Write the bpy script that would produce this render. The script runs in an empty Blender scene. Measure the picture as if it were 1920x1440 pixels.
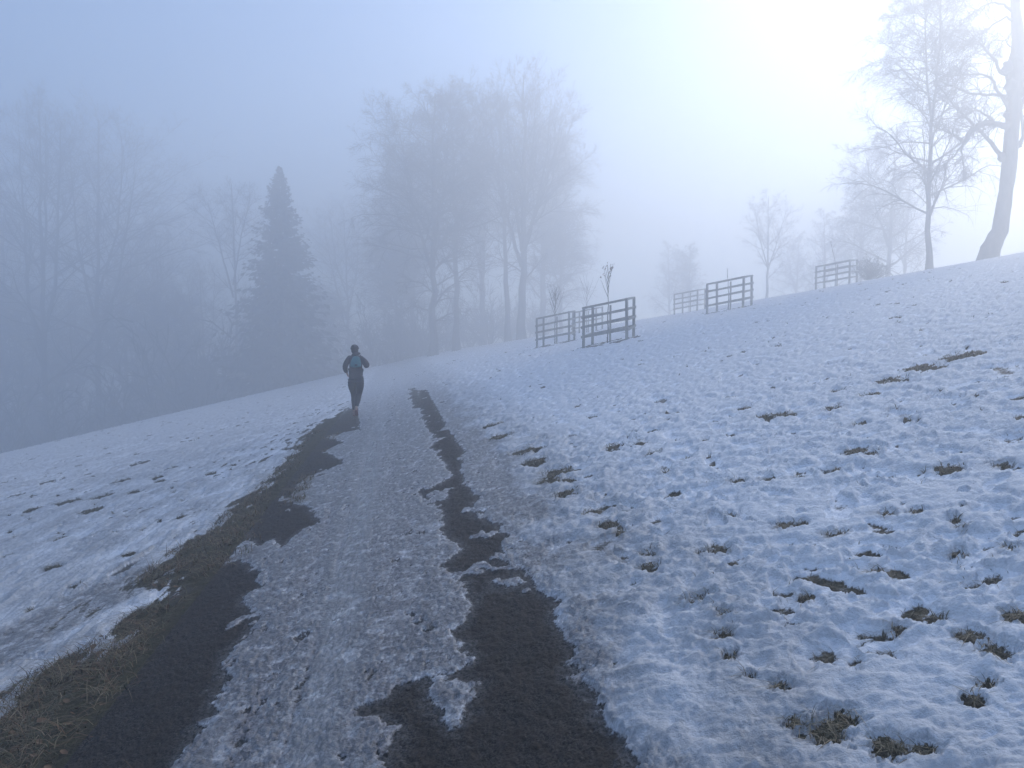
import bpy, math, random
import numpy as np
from mathutils import Vector, Matrix

# ------------------------------------------------------------------ camera, sky, sun, exposure
scn = bpy.context.scene
col = scn.collection
R = math.radians
CAM_Z = 1.5
PITCH = math.atan(70 / 1386.67)
FPX = 1386.67                       # focal length in pixels of the 1920 wide photograph

cam_d = bpy.data.cameras.new('camera')
cam = bpy.data.objects.new('camera', cam_d)
col.objects.link(cam)
cam.location = (0, 0, CAM_Z)
cam.rotation_euler = (math.pi / 2 - PITCH, 0, 0)
cam_d.lens = 26
cam_d.sensor_width = 36
cam_d.clip_start = 0.05
cam_d.clip_end = 2000
scn.camera = cam

SUN_EL, SUN_AZ = R(27), R(40.5)       # azimuth measured from +Y towards +X
world = bpy.data.worlds.new('World')
scn.world = world
world.use_nodes = True
wt = world.node_tree
wt.nodes.clear()
sky = wt.nodes.new('ShaderNodeTexSky')
sky.sky_type = 'NISHITA'
sky.sun_disc = False
sky.sun_elevation = SUN_EL
sky.sun_rotation = SUN_AZ
sky.air_density = 1.0
sky.dust_density = 0.4
sky.ozone_density = 5.5
bg = wt.nodes.new('ShaderNodeBackground')
bg.inputs['Strength'].default_value = 0.15
wo = wt.nodes.new('ShaderNodeOutputWorld')
wt.links.new(sky.outputs[0], bg.inputs[0])
wt.links.new(bg.outputs[0], wo.inputs[0])

sd = bpy.data.lights.new('sun', 'SUN')
sd.energy = 2.35
sd.angle = R(7)
sd.color = (1.0, 0.95, 0.88)
sun = bpy.data.objects.new('sun', sd)
col.objects.link(sun)
sv = Vector((math.sin(SUN_AZ) * math.cos(SUN_EL), math.cos(SUN_AZ) * math.cos(SUN_EL), math.sin(SUN_EL)))
sun.rotation_euler = (-sv).to_track_quat('-Z', 'Y').to_euler()

scn.view_settings.view_transform = 'Standard'
scn.view_settings.look = 'None'
scn.view_settings.gamma = 1
scn.view_settings.exposure = 0.67
scn.view_settings.use_curve_mapping = False
cy = scn.cycles
cy.use_denoising = True
cy.volume_bounces = 5
cy.max_bounces = 8
cy.diffuse_bounces = 3
cy.transparent_max_bounces = 8
cy.use_adaptive_sampling = True
cy.adaptive_threshold = 0.01

HAZE_DENSITY = 0.0195

# ------------------------------------------------------------------ helpers
rng = np.random.default_rng(7)

def mesh_from(name, V, F, mat=None, smooth=True):
    """V (n,3) ; F (m,3) or (m,4) int array, or list of such arrays"""
    me = bpy.data.meshes.new(name)
    if not isinstance(F, list):
        F = [F]
    F = [np.asarray(f, dtype=np.int32) for f in F if len(f)]
    me.vertices.add(len(V))
    me.vertices.foreach_set('co', np.asarray(V, dtype=np.float32).ravel())
    tot = sum(f.size for f in F)
    npol = sum(len(f) for f in F)
    me.loops.add(tot)
    me.loops.foreach_set('vertex_index', np.concatenate([f.ravel() for f in F]))
    me.polygons.add(npol)
    sizes = np.concatenate([np.full(len(f), f.shape[1], dtype=np.int32) for f in F])
    starts = np.concatenate([[0], np.cumsum(sizes)[:-1]]).astype(np.int32)
    me.polygons.foreach_set('loop_start', starts)
    me.polygons.foreach_set('use_smooth', np.full(npol, smooth))
    me.update(calc_edges=True)
    if mat:
        me.materials.append(mat)
    return me

def link(name, me, parent=None, loc=None):
    o = bpy.data.objects.new(name, me)
    col.objects.link(o)
    if parent:
        o.parent = parent
    if loc is not None:
        o.location = loc
    return o

def tag(o, label=None, cat=None, group=None, kind=None):
    if label: o['label'] = label
    if cat: o['category'] = cat
    if group: o['group'] = group
    if kind: o['kind'] = kind
    return o

def empty(name, loc, label, cat, group=None):
    o = link(name, None, None, loc)
    o.empty_display_size = 0.2
    return tag(o, label, cat, group)

_perm = np.random.default_rng(3).permutation(512)
_perm = np.concatenate([_perm, _perm])
_ga = np.random.default_rng(4).random(512) * 2 * np.pi
_gx, _gy = np.cos(_ga), np.sin(_ga)
def perlin(x, y, seed=0):
    x = x + seed * 37.17; y = y + seed * 91.73
    xi = np.floor(x).astype(np.int64); yi = np.floor(y).astype(np.int64)
    xf = x - xi; yf = y - yi
    u = xf * xf * xf * (xf * (xf * 6 - 15) + 10); v = yf * yf * yf * (yf * (yf * 6 - 15) + 10)
    def g(ix, iy, dx, dy):
        h = _perm[(_perm[ix & 511] + iy) & 511]
        return _gx[h] * dx + _gy[h] * dy
    a = g(xi, yi, xf, yf); b = g(xi + 1, yi, xf - 1, yf)
    c = g(xi, yi + 1, xf, yf - 1); d = g(xi + 1, yi + 1, xf - 1, yf - 1)
    return ((a + (b - a) * u) * (1 - v) + (c + (d - c) * u) * v) * 1.5

def fbm(x, y, oct=3, seed=0, gain=0.5):
    s = 0; a = 1; t = 0
    for k in range(oct):
        s = s + a * perlin(x, y, seed + k * 5); t += a
        a *= gain; x = x * 2.03; y = y * 2.03
    return s / t

def cells(x, y, seed=0):
    """nearest jittered cell: distance, cell random"""
    xi = np.floor(x).astype(np.int64); yi = np.floor(y).astype(np.int64)
    best = np.full(x.shape, 9.0); rnd = np.zeros(x.shape)
    r1 = np.random.default_rng(100 + seed)
    jx, jy, jr = .28 + .44 * r1.random(512), .28 + .44 * r1.random(512), r1.random(512)
    for ox in (-1, 0, 1):
        for oy in (-1, 0, 1):
            cx = xi + ox; cyy = yi + oy
            h = _perm[(_perm[(cx + seed * 13) & 511] + cyy) & 511]
            d = np.hypot(cx + jx[h] - x, cyy + jy[h] - y)
            m = d < best
            best = np.where(m, d, best); rnd = np.where(m, jr[h], rnd)
    return best, rnd

def sstep(a, b, x):
    t = np.clip((x - a) / (b - a), 0, 1)
    return t * t * (3 - 2 * t)

# ------------------------------------------------------------------ terrain
def base_z(X, Y):
    X = np.asarray(X, dtype=float); Y = np.asarray(Y, dtype=float)
    Yc = np.clip(Y, 0, 170)
    u = X + 0.1586 * Y
    us = np.where(u > 42, 42 + 22 * (1 - np.exp(-(np.maximum(u, 42) - 42) / 22)), u)
    us = np.where(us < -34, -34 - 14 * (1 - np.exp((np.minimum(us, -34) + 34) / 14)), us)
    z = 0.2075 * us + 0.0135 * (np.sqrt(us * us + 1) - 1)
    z = z - 5.3e-5 * Yc ** 2 - 6.9e-4 / 6.4 * np.clip(us, 0, 60) ** 1.5 * Yc
    q = Y - 2.7 * u - 92
    drop = np.where(q > 0, q * q / (q + 22) / 2.88 * 0.33, 0)
    return z - np.minimum(drop, 9 + 0.02 * drop)

def pix_dir(px, py):
    a = np.stack([(np.asarray(px, float) - 960) / FPX, -(np.asarray(py, float) - 720) / FPX, -np.ones(np.shape(px))], -1)
    c, s = math.cos(math.pi / 2 - PITCH), math.sin(math.pi / 2 - PITCH)
    return np.stack([a[..., 0], a[..., 1] * c - a[..., 2] * s, a[..., 1] * s + a[..., 2] * c], -1)

def ground_at(px, py):
    """the point of the bare terrain seen in that direction -> (X, Y)"""
    d = pix_dir(px, py)
    d = d / d[..., 1:2]
    t = np.full(np.shape(px), 0.5)
    lo = t.copy(); hit = np.zeros(np.shape(px), bool)
    hi = np.full(np.shape(px), 150.0)
    for s in np.geomspace(0.6, 150, 260):
        z = CAM_Z + d[..., 2] * s
        b = (z <= base_z(d[..., 0] * s, s)) & ~hit
        hi = np.where(b, s, hi); hit = hit | b
        lo = np.where(hit, lo, s)
    for _ in range(22):
        m = (lo + hi) / 2
        b = CAM_Z + d[..., 2] * m <= base_z(d[..., 0] * m, m)
        hi = np.where(b, m, hi); lo = np.where(b, lo, m)
    return np.stack([d[..., 0] * hi, hi], -1)

def at(px, py, Y):
    """the point of that direction at depth Y"""
    d = pix_dir(px, py)
    d = d / d[..., 1:2] * np.asarray(Y, float)[..., None]
    d[..., 2] += CAM_Z
    return d

def gpoly(pts):
    p = np.array(pts, float)
    return ground_at(p[:, 0], p[:, 1])

def sdf(P, X, Y):
    """signed distance, positive inside polygon P"""
    n = len(P); d2 = np.full(X.shape, 1e9); ins = np.zeros(X.shape, bool)
    for i in range(n):
        ax, ay = P[i]; bx, by = P[(i + 1) % n]
        ex, ey = bx - ax, by - ay
        t = np.clip(((X - ax) * ex + (Y - ay) * ey) / (ex * ex + ey * ey + 1e-12), 0, 1)
        d2 = np.minimum(d2, (X - ax - ex * t) ** 2 + (Y - ay - ey * t) ** 2)
        c = ((ay > Y) != (by > Y)) & (X < ex * (Y - ay) / (ey if abs(ey) > 1e-12 else 1e-12) + ax)
        ins ^= c
    return np.where(ins, 1, -1) * np.sqrt(d2)

ASPH_L = gpoly([(671,770),(675,806),(640,812),(608,820),(646,830),(610,845),(646,868),(615,880),(579,893),(554,910),(548,930),(537,943),
    (579,952),(604,981),(567,993),(548,1010),(530,1026),(508,1012),(486,1026),(462,1010),(432,1016),(396,1048),(352,1072),(366,1080),(418,1061),(456,1048),(474,1070),(499,1074),
    (495,1096),(456,1121),(462,1140),(486,1156),(470,1185),(456,1199),(435,1212),(418,1255),(430,1276),(400,1319),(408,1330),(375,1362),(385,1370),
    (344,1410),(314,1440),(230,1510),(100,1640),(-700,1640),(-320,1500),(40,1440),(120,1380),(160,1337),(205,1293),(245,1229),(290,1177),(325,1130),(350,1095),
    (400,1050),(454,1015),(470,985),(483,952),(515,905),(546,875),(567,830),(600,808),(633,785),(655,765)])
ASPH_R = gpoly([(787,731),(785,760),(796,797),(817,822),(808,839),(833,868),(850,893),(821,910),(787,918),(796,943),(829,960),(829,981),(833,1006),
    (867,1028),(842,1050),(817,1062),(850,1075),(883,1121),(883,1146),(850,1187),(883,1233),(858,1267),(775,1279),(733,1296),(658,1337),(692,1350),
    (746,1362),(733,1400),(717,1440),(690,1640),(1260,1640),(1190,1440),(1185,1405),(1155,1363),(1100,1299),(1065,1250),(1078,1215),(1060,1195),(1045,1160),
    (1035,1120),(1005,1105),(1000,1085),(942,1052),(950,1030),(979,1014),(940,998),(937,985),(887,964),(883,947),(904,935),(875,910),(862,885),
    (870,847),(842,806),(821,768),(800,731)])
ISLE = [gpoly([(812,1271),(850,1275),(887,1287),(871,1354),(850,1366),(821,1333),(808,1300)]),
        gpoly([(806,928),(838,926),(838,938),(812,942)]),
        gpoly([(925,1088),(975,1083),(990,1098),(940,1106)])]
VERGE = gpoly([(655,762),(590,800),(534,870),(474,925),(387,1001),(327,1035),(275,1074),(262,1095),(345,1105),(325,1128),(237,1156),(207,1199),(108,1237),(22,1298),(-40,1340),
    (-140,1440),(-700,1640),(200,1640),(230,1510),(300,1400),(400,1200),(420,1080),(500,1010),(560,960),(600,860),(655,790)])
SMEAR = gpoly([(345,1045),(250,1078),(120,1130),(0,1190),(-300,1300),(-300,1420),(0,1262),(90,1205),(200,1150),(290,1103)])
MARG = gpoly([(1640,1640),(1480,1440),(1330,1300),(1250,1180),(1190,1080),(1130,1000),(1080,930),(1010,860),(930,800),(870,740),(815,695)])
MARG = MARG[np.argsort(MARG[:, 1])]

TUFTS_PX = [(925,800,.2),(940,822,.2),(985,850,.28),(1000,870,.2),(1045,890,.22),(1030,905,.16),(1060,907,.12),(1060,932,.15),(1110,968,.1),(1140,990,.11),
 (1163,1003,.05),(1604,850,.1),(1634,856,.07),(1779,887,.11),(1728,694,.3),(1805,671,.3),(1785,676,.2),(1672,718,.22),(1574,737,.1),(1437,786,.15),(1471,782,.16),
 (1612,801,.08),(1382,910,.07),(1228,855,.1),(1198,838,.12),(1151,842,.13),(1476,993,.09),(1500,990,.06),(1570,1010,.07),(1805,998,.05),(1664,971,.05),
 (1719,968,.06),(1369,974,.05),(1220,1070,.075),(1215,1046,.06),(1348,1038,.08),(1320,1045,.05),(1301,1137,.07),(1325,1130,.05),(1356,1164,.05),(1356,1201,.055),
 (1369,1243,.04),(1405,1282,.025),(1463,1299,.045),(1685,1190,.05),(1758,1169,.04),(1822,1205,.06),(1864,1235,.07),(1911,1167,.07),(1826,1325,.045),
 (1852,1293,.035),(1544,1384,.09),(1489,1369,.045),(1583,1359,.06),(1560,1400,.05),(1668,1414,.07),(1732,1419,.05),(1647,1081,.05),(1796,1047,.04),
 (1894,1038,.04),(1514,1128,.04),(1790,985,.04),(1440,905,.07),(1250,890,.06),(1880,880,.08),(1560,770,.1),(1630,745,.12),(1395,770,.1),
 (129,943,.22),(192,934,.2),(172,960,.2),(241,1044,.08),(338,973,.08),(142,1104,.06),(60,958,.15),(225,905,.2),(90,905,.2),(320,880,.15),(30,930,.15),
 (13,1048,.08),(130,820,.4),(300,905,.1),(60,1150,.05),(265,870,.25),(395,890,.1)]
_t = np.array(TUFTS_PX)
_g = ground_at(_t[:, 0], _t[:, 1])
TUFTS = [(g[0], g[1], r * (.72 if g[1] < 9 else .85)) for g, r in zip(_g, _t[:, 2])]
r_ = np.random.default_rng(11)
for k in range(560):                                    # smaller random ones over both slopes
    y = 3.5 + 42 * r_.random() ** 1.2
    left = r_.random() < 0.5
    if left:
        x = -0.1586 * y - 2.2 - (0.45 * y + 1) * r_.random() ** 0.8
        if y < 7: continue
    else:
        x = -0.1586 * y + 1.9 + (0.8 * y + 1.5) * r_.random()
    TUFTS.append((x, y, (0.016 + 0.0038 * y) * (0.3 + 1.3 * r_.random() ** 3)))
BARE = []                                               # bare strips below the tree guards, filled by the guard list
GUARDS = [  # photo x, depth, half diagonal, yaw, sapling kind
    (1141, 27.6, 1.12, 27, 'leafy'),
    (1042, 37.5, 1.14, 31, 'bare'),
    (1101, 49.0, 1.12, 24, 'tall'),
    (1365, 36.8, 1.22, 14, 'fork'),
    (1291, 53.5, 1.18, 12, 'none'),
    (1563, 47.5, 1.40, 8, 'twig')]
def guard_xy(g):
    return (g[0] - 960) / FPX * g[1] * 1.003, g[1]
for g in GUARDS:
    BARE.append(guard_xy(g))

def window(X, Y, x, y, rx, ry, srt):
    if srt:
        a, b = np.searchsorted(Y, (y - ry, y + ry))
        k = np.nonzero(np.abs(X[a:b] - x) < rx)[0]
        return k + a
    return np.nonzero((np.abs(X - x) < rx) & (np.abs(Y - y) < ry))[0]

PRINTS = []                                             # footprints: x, y, heading, depth
_r = np.random.default_rng(17)
for k in range(16):                                     # trails of steps over the right slope
    x, y = 1.5 + 14 * _r.random(), 3 + 20 * _r.random()
    a = _r.normal(1.75, .5) if _r.random() < .6 else _r.random() * 6.28
    for j in range(26):
        x += math.cos(a) * .66 + _r.normal(0, .04); y += math.sin(a) * .66 + _r.normal(0, .04); a += _r.normal(0, .06)
        sx_ = .11 if j % 2 else -.11
        PRINTS.append((x - math.sin(a) * sx_, y + math.cos(a) * sx_, a + _r.normal(0, .12), .6 + .6 * _r.random()))
for k in range(900):
    y = 2.6 + 26 * _r.random() ** 1.4
    PRINTS.append((-.1586 * y + 1.5 + .9 * y * _r.random(), y, _r.random() * 6.28 if _r.random() < .5 else _r.normal(1.7, .4), .3 + .8 * _r.random()))
for k in range(120):
    y = 5 + 22 * _r.random()
    PRINTS.append((-.1586 * y - 2.3 - .45 * y * _r.random(), y, _r.normal(1.7, .5), .3 + .5 * _r.random()))

def surface(X, Y, fine=True):
    """height and masks of the ground surface"""
    z0 = base_z(X, Y)
    u = X + 0.1586 * Y
    w1 = 0.05 * fbm(X * 5, Y * 5, 3, 1); w2 = 0.05 * fbm(X * 5, Y * 5, 3, 2)
    e1 = 0.055 * fbm(X * 16, Y * 16, 4, 3, .75)
    Xw = X + w1; Yw = Y + w2 * 1.5
    near = (Y < 24) & (np.abs(u) < 5) & (Y > 0.6)
    def S(P):
        out = np.full(X.shape, -5.0)
        out[near] = sdf(P, Xw[near], Yw[near])
        return out + e1
    aL, aR, vg, sm = S(ASPH_L), S(ASPH_R), S(VERGE), S(SMEAR)
    for I in ISLE:
        aR = np.minimum(aR, -S(I))
    spk = fbm(X * 3.1, Y * 2.3, 3, 70, .6)
    aR = np.where((aR > 0) & (aR < .22), aR - np.maximum(spk - .18, 0) * .9 * sstep(2.9, 4.2, Y), aR)
    aL = np.where((aL > 0) & (aL < .16), aL - np.maximum(-spk - .22, 0) * .8, aL)
    # beyond the traced part the ruts simply run on and fade
    ruts = np.exp(-((u - 0.6 + .1 * fbm(u * 0, Y * .4, 2, 9)) / 0.17) ** 2) * sstep(12, 17, Y) * (1 - sstep(20, 30, Y))
    rutl = np.exp(-((u + 1.15 - .1 * fbm(u * 0, Y * .4, 2, 8)) / 0.2) ** 2) * sstep(12, 17, Y) * (1 - sstep(17, 27, Y))
    patch = fbm(X * 2.2, Y * 1.1, 3, 12)
    aR = np.maximum(aR, (np.maximum(ruts, rutl) - 0.55 + patch * .9) * 0.12)
    nearcam = (Y <= 0.9)
    bare_path = np.maximum(aL, aR)
    bare_path = np.where(nearcam, -0.03 + .1 * patch, bare_path)
    mx = np.interp(Y, MARG[:, 1], MARG[:, 0] + 0.1586 * MARG[:, 1])
    right_edge = mx - u                       # >0 inside path + trampled margin
    left_edge = u + 1.35                      # >0 right of the verge
    inpath = (right_edge > 0) & (left_edge > 0)
    # ---------------- snow thickness
    az = fbm(X * 0.45, Y * 0.45, 2, 20)
    left = u < -1.2
    # left: wind and melt streaks along the slope; right: trampled, lumpy
    au = u * 4.2 + 0.5 * fbm(X, Y, 2, 21); av = (Y - .4 * u) * 0.75
    streak = fbm(au * 1.5, av * 1.7, 4, 22, .6)
    fb = fbm(X * 2.6, Y * 2.6, 3, 23)
    ridged = 1 - 2 * np.abs(fbm(X * 3.4 + .5 * fb, Y * 4.6, 2, 24))
    far = 1 / (1 + (np.maximum(Y, 0) / 26) ** 2)
    ca, cr = cells((X + .06 * fb) * 2.3, (Y + .06 * patch) * 2.0, 1)
    ca2, cr2 = cells((X + .05 * patch) * 3.9, (Y + .05 * fb) * 3.5, 2)
    dent = (1 - sstep(0.08, 0.31, ca)) * (cr > 0.35) * (0.35 + cr)
    dent2 = (1 - sstep(0.06, 0.31, ca2)) * (cr2 > 0.45) * (.4 + cr2)
    micro = fbm(X * 15, Y * 15, 2, 26)
    tr = sstep(-1.3, .5, az * 2 + 1 - u * .03)             # how trampled
    lump = fbm(X * 7.5 + .6 * fb, Y * 11, 4, 27, .62); bill = np.abs(fbm(X * 4.6, Y * 7.5 + .6 * fb, 3, 28, .6))
    calm = sstep(-.1, .5, fbm(X * .5, Y * .8, 2, 29))      # smoother drifts in places
    hR = 0.032 + 0.015 * fb + 0.006 * ridged + (0.040 * lump + .042 * bill) * (1 - .6 * calm) - (0.028 * dent + 0.022 * dent2) * (.45 + .55 * tr) * (1 - .5 * calm) + 0.007 * micro
    foot = np.zeros(X.shape)
    srt = X.size > 200000
    for (px_, py_, pa, pd) in PRINTS:
        k = window(X, Y, px_, py_, .26, .26, srt)
        if len(k):
            dx = X[k] - px_; dy = Y[k] - py_
            la = dx * math.cos(pa) + dy * math.sin(pa); lb = -dx * math.sin(pa) + dy * math.cos(pa)
            q = (la / .145) ** 2 + (lb / (.055 - .012 * (la < -.02))) ** 2
            foot[k] = np.minimum(foot[k], pd * (-.030 * (1 - sstep(.55, 1.15, q)) + .007 * np.exp(-((q - 1.7) / .6) ** 2)))
    hR = hR + foot
    hL = 0.040 - .016 * sstep(-3.4, -1.7, u) + (0.030 + .016 * sstep(-5.5, -1.5, u)) * streak + 0.012 * fb + .008 * lump + .7 * foot - 0.016 * dent2 * sstep(5, 9, Y) + 0.0028 * micro
    h = np.where(left, hL, hR)
    # thinner snow in a belt on the left slope and near the path
    h = h - np.where(left, 0.018 * sstep(.0, .6, fbm(X * .35, Y * .35, 2, 30) + .35) * sstep(6, 10, Y) * (1 - sstep(22, 30, Y)), 0)
    tuft = np.zeros(X.shape)
    for (tx, ty, tr_) in TUFTS:
        m = window(X, Y, tx, ty, tr_ * 2.2, tr_ * 2.6, srt)
        if len(m):
            dx = X[m] - tx; dy = (Y[m] - ty) / 1.15
            q = np.hypot(dx, dy) / tr_ + 1.5 * fbm(X[m] * .8 / tr_ + tx, Y[m] * 1.3 / tr_, 4, 40, .7)
            tuft[m] = np.maximum(tuft[m], np.exp(-np.clip(q, 0, 3) ** 4 * .9))
    for (bx, by) in BARE:
        m = (np.abs(X - bx) < 3) & (np.abs(Y - by) < 3)
        if m.any():
            q = np.hypot(X[m] - bx, Y[m] - by) / 1.15
            tuft[m] = np.maximum(tuft[m], (np.exp(-((q - .85) / .3) ** 2) * .9 + .55 * (q < .8)) * sstep(-.5, .3, fbm(X[m] * 2.5, Y[m] * 2.5, 2, 41) + .2))
    h = h - 0.060 * tuft
    # verge: patchy thin snow, bare by the asphalt
    h = np.where(vg > -0.25, np.minimum(h, h * .6 - vg * 0.12 - 0.006 + .030 * patch + .026 * streak), h)
    h = np.where(sm > -0.1, h - 0.02 * sstep(-.1, .15, sm) * (1 + streak), h)
    # path crust
    crust_n = fbm(X * 6, Y * 4, 3, 50, .6)
    crust_f = fbm(X * 28, Y * 22, 4, 51, .75)
    wob = .03 * fbm(0 * u, Y * .5, 2, 52)
    track = np.exp(-((u + .64 + wob) / .055) ** 2) * (1 - sstep(6, 11, Y)) + .8 * np.exp(-((u + .44 + wob) / .022) ** 2) + .55 * np.exp(-((u + .19 + wob) / .028) ** 2) + .5 * np.exp(-((u - .10 + wob) / .02) ** 2) * sstep(3, 5, Y)
    track = np.clip(track * (.55 + .9 * fbm(u * 2, Y * .8, 2, 55) + .25), 0, 1) * (1 - sstep(20, 34, Y))
    glaze = .8 * np.exp(-((u + 0.33 + .05 * fbm(0 * u, Y * .5, 2, 53)) / 0.13) ** 2)
    rut2 = np.exp(-((u + 0.05 + .05 * fbm(0 * u, Y * .5, 2, 54)) / 0.07) ** 2)
    hc = 0.017 + (0.013 * crust_n + 0.017 * crust_f) * (1 - .8 * glaze) - 0.010 * track - .006 * glaze - .006 * rut2
    holes = sstep(.24, .5, crust_n + .55 * crust_f - .25 * glaze) * 0.03
    hc = hc - holes * (1 - glaze)
    hc = np.minimum(hc, -bare_path * 0.35 + 0.003 + .006 * crust_f)
    hc = np.where(bare_path > 0.01, np.minimum(hc, -0.01), hc)
    blend = sstep(0.05, 0.55, right_edge + .25 * patch) 
    pathm = blend * sstep(-0.25, 0.1, left_edge)
    near_p = sstep(0.6, -0.1, np.minimum(right_edge, left_edge) * 0 + 0)   # unused, keeps shapes simple
    path_side = (bare_path > -0.35)
    h = h * (1 - pathm) + hc * pathm
    # left verge side: bare asphalt overrides snow
    h = np.where(bare_path > -0.02, np.minimum(h, -bare_path * .5), h)
    # ---------------- ground below the snow
    soil = 0.012 * fbm(X * 7, Y * 7, 3, 60) + 0.004 * crust_f
    asph = 0.012 * fbm(X * 26, Y * 22, 3, 61, .9) + 0.004 * fbm(X * 4, Y * 2, 2, 62)
    asphm = sstep(-0.12, 0.05, bare_path) * sstep(.16, -.08, vg) + (pathm > .5)
    asphm = np.clip(asphm, 0, 1)
    asphm = asphm * (1 - tuft * (tuft > .2))
    g = z0 + soil * (1 - asphm) + asph * asphm + .016 * sstep(.3, .9, tuft) * (1 - asphm)
    cover = np.where(h > 0, np.clip(h / 0.012, 0, 1), np.clip(h / .04, -1, 0)) * .5 + .5           # .5 at zero thickness
    hh = np.where(h > 0, h, 0)
    hh = np.where((h > 0) & (h < 0.012), 0.012 * (h / 0.012) ** 0.6, hh)   # steep melted rim
    z = g + hh
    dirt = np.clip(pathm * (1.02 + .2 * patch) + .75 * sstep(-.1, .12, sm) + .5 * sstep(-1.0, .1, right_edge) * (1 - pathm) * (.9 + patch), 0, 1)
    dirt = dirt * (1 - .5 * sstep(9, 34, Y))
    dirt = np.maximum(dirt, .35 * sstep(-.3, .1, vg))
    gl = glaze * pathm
    return z, np.clip(cover, 0, 1), dirt, asphm, gl * (1 - .5 * sstep(8, 20, Y)), np.clip(track * pathm + .5 * rut2 * pathm, 0, 1), inpath, h

def surf_z(x, y):
    z, *_ = surface(np.atleast_1d(np.asarray(x, float)), np.atleast_1d(np.asarray(y, float)))
    return z

# ------------------------------------------------------------------ materials
def new_mat(name):
    m = bpy.data.materials.new(name)
    m.use_nodes = True
    nt = m.node_tree
    b = nt.nodes['Principled BSDF']
    return m, nt, b

def simple_mat(name, c1, c2, scale=8, rough=.85, bump=.3, stretch=(1, 1, 1), bdist=.01, coords='Object'):
    m, nt, b = new_mat(name)
    N, L = nt.nodes.new, nt.links.new
    tc = N('ShaderNodeTexCoord'); mp = N('ShaderNodeMapping'); mp.inputs['Scale'].default_value = stretch
    no = N('ShaderNodeTexNoise'); no.inputs['Scale'].default_value = scale; no.inputs['Detail'].default_value = 5
    L(tc.outputs[coords], mp.inputs[0]); L(mp.outputs[0], no.inputs['Vector'])
    cr = N('ShaderNodeValToRGB'); cr.color_ramp.elements[0].position = .3; cr.color_ramp.elements[1].position = .7
    cr.color_ramp.elements[0].color = (*c1, 1); cr.color_ramp.elements[1].color = (*c2, 1)
    L(no.outputs[0], cr.inputs[0]); L(cr.outputs[0], b.inputs['Base Color'])
    b.inputs['Roughness'].default_value = rough
    bp = N('ShaderNodeBump'); bp.inputs['Strength'].default_value = bump; bp.inputs['Distance'].default_value = bdist
    L(no.outputs[0], bp.inputs['Height']); L(bp.outputs[0], b.inputs['Normal'])
    return m

BARK = simple_mat('bark', (.05, .045, .04), (.12, .105, .09), 6, .95, .8, (1, 1, .25), .03)
BARK_OLD = simple_mat('old_bark', (.06, .055, .05), (.15, .13, .11), 4, .95, 1, (1, 1, .35), .05)
TWIG = simple_mat('twig_bark', (.055, .045, .04), (.09, .075, .06), 3, .95, .1)
NEEDLE = simple_mat('needles', (.018, .03, .02), (.04, .055, .035), 2, .9, .1)
LEAFD = simple_mat('dry_leaves', (.09, .05, .025), (.17, .10, .05), 30, .8, .2)
WOOD = simple_mat('weathered_wood', (.17, .165, .145), (.33, .315, .28), 14, .85, .5, (1, 1, .2), .004)
JACKET = simple_mat('jacket_fabric', (.012, .014, .026), (.02, .022, .038), 20, .75, .5, (1, 1, 1), .01)
LEGGING = simple_mat('legging_fabric', (.010, .011, .018), (.016, .017, .026), 40, .7, .2)
KNIT = simple_mat('knit_fabric', (.018, .014, .016), (.035, .028, .03), 60, .95, .6)
HAIR = simple_mat('dark_hair', (.012, .009, .008), (.03, .022, .018), 40, .6, .4, (1, 1, .2))
SKIN = simple_mat('skin', (.42, .25, .18), (.5, .31, .23), 12, .55, .1)
TEAL = simple_mat('backpack_nylon', (.015, .15, .18), (.03, .22, .25), 16, .6, .3)
STRAP = simple_mat('strap_webbing', (.012, .02, .03), (.02, .03, .04), 30, .8, .3)
SOLE = simple_mat('shoe_sole', (.16, .05, .045), (.24, .08, .07), 30, .8, .4)
SHOE = simple_mat('shoe_fabric', (.22, .13, .13), (.4, .3, .3), 30, .8, .4)
SOCK = simple_mat('sock_knit', (.3, .3, .32), (.4, .4, .42), 30, .9, .3)

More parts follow.
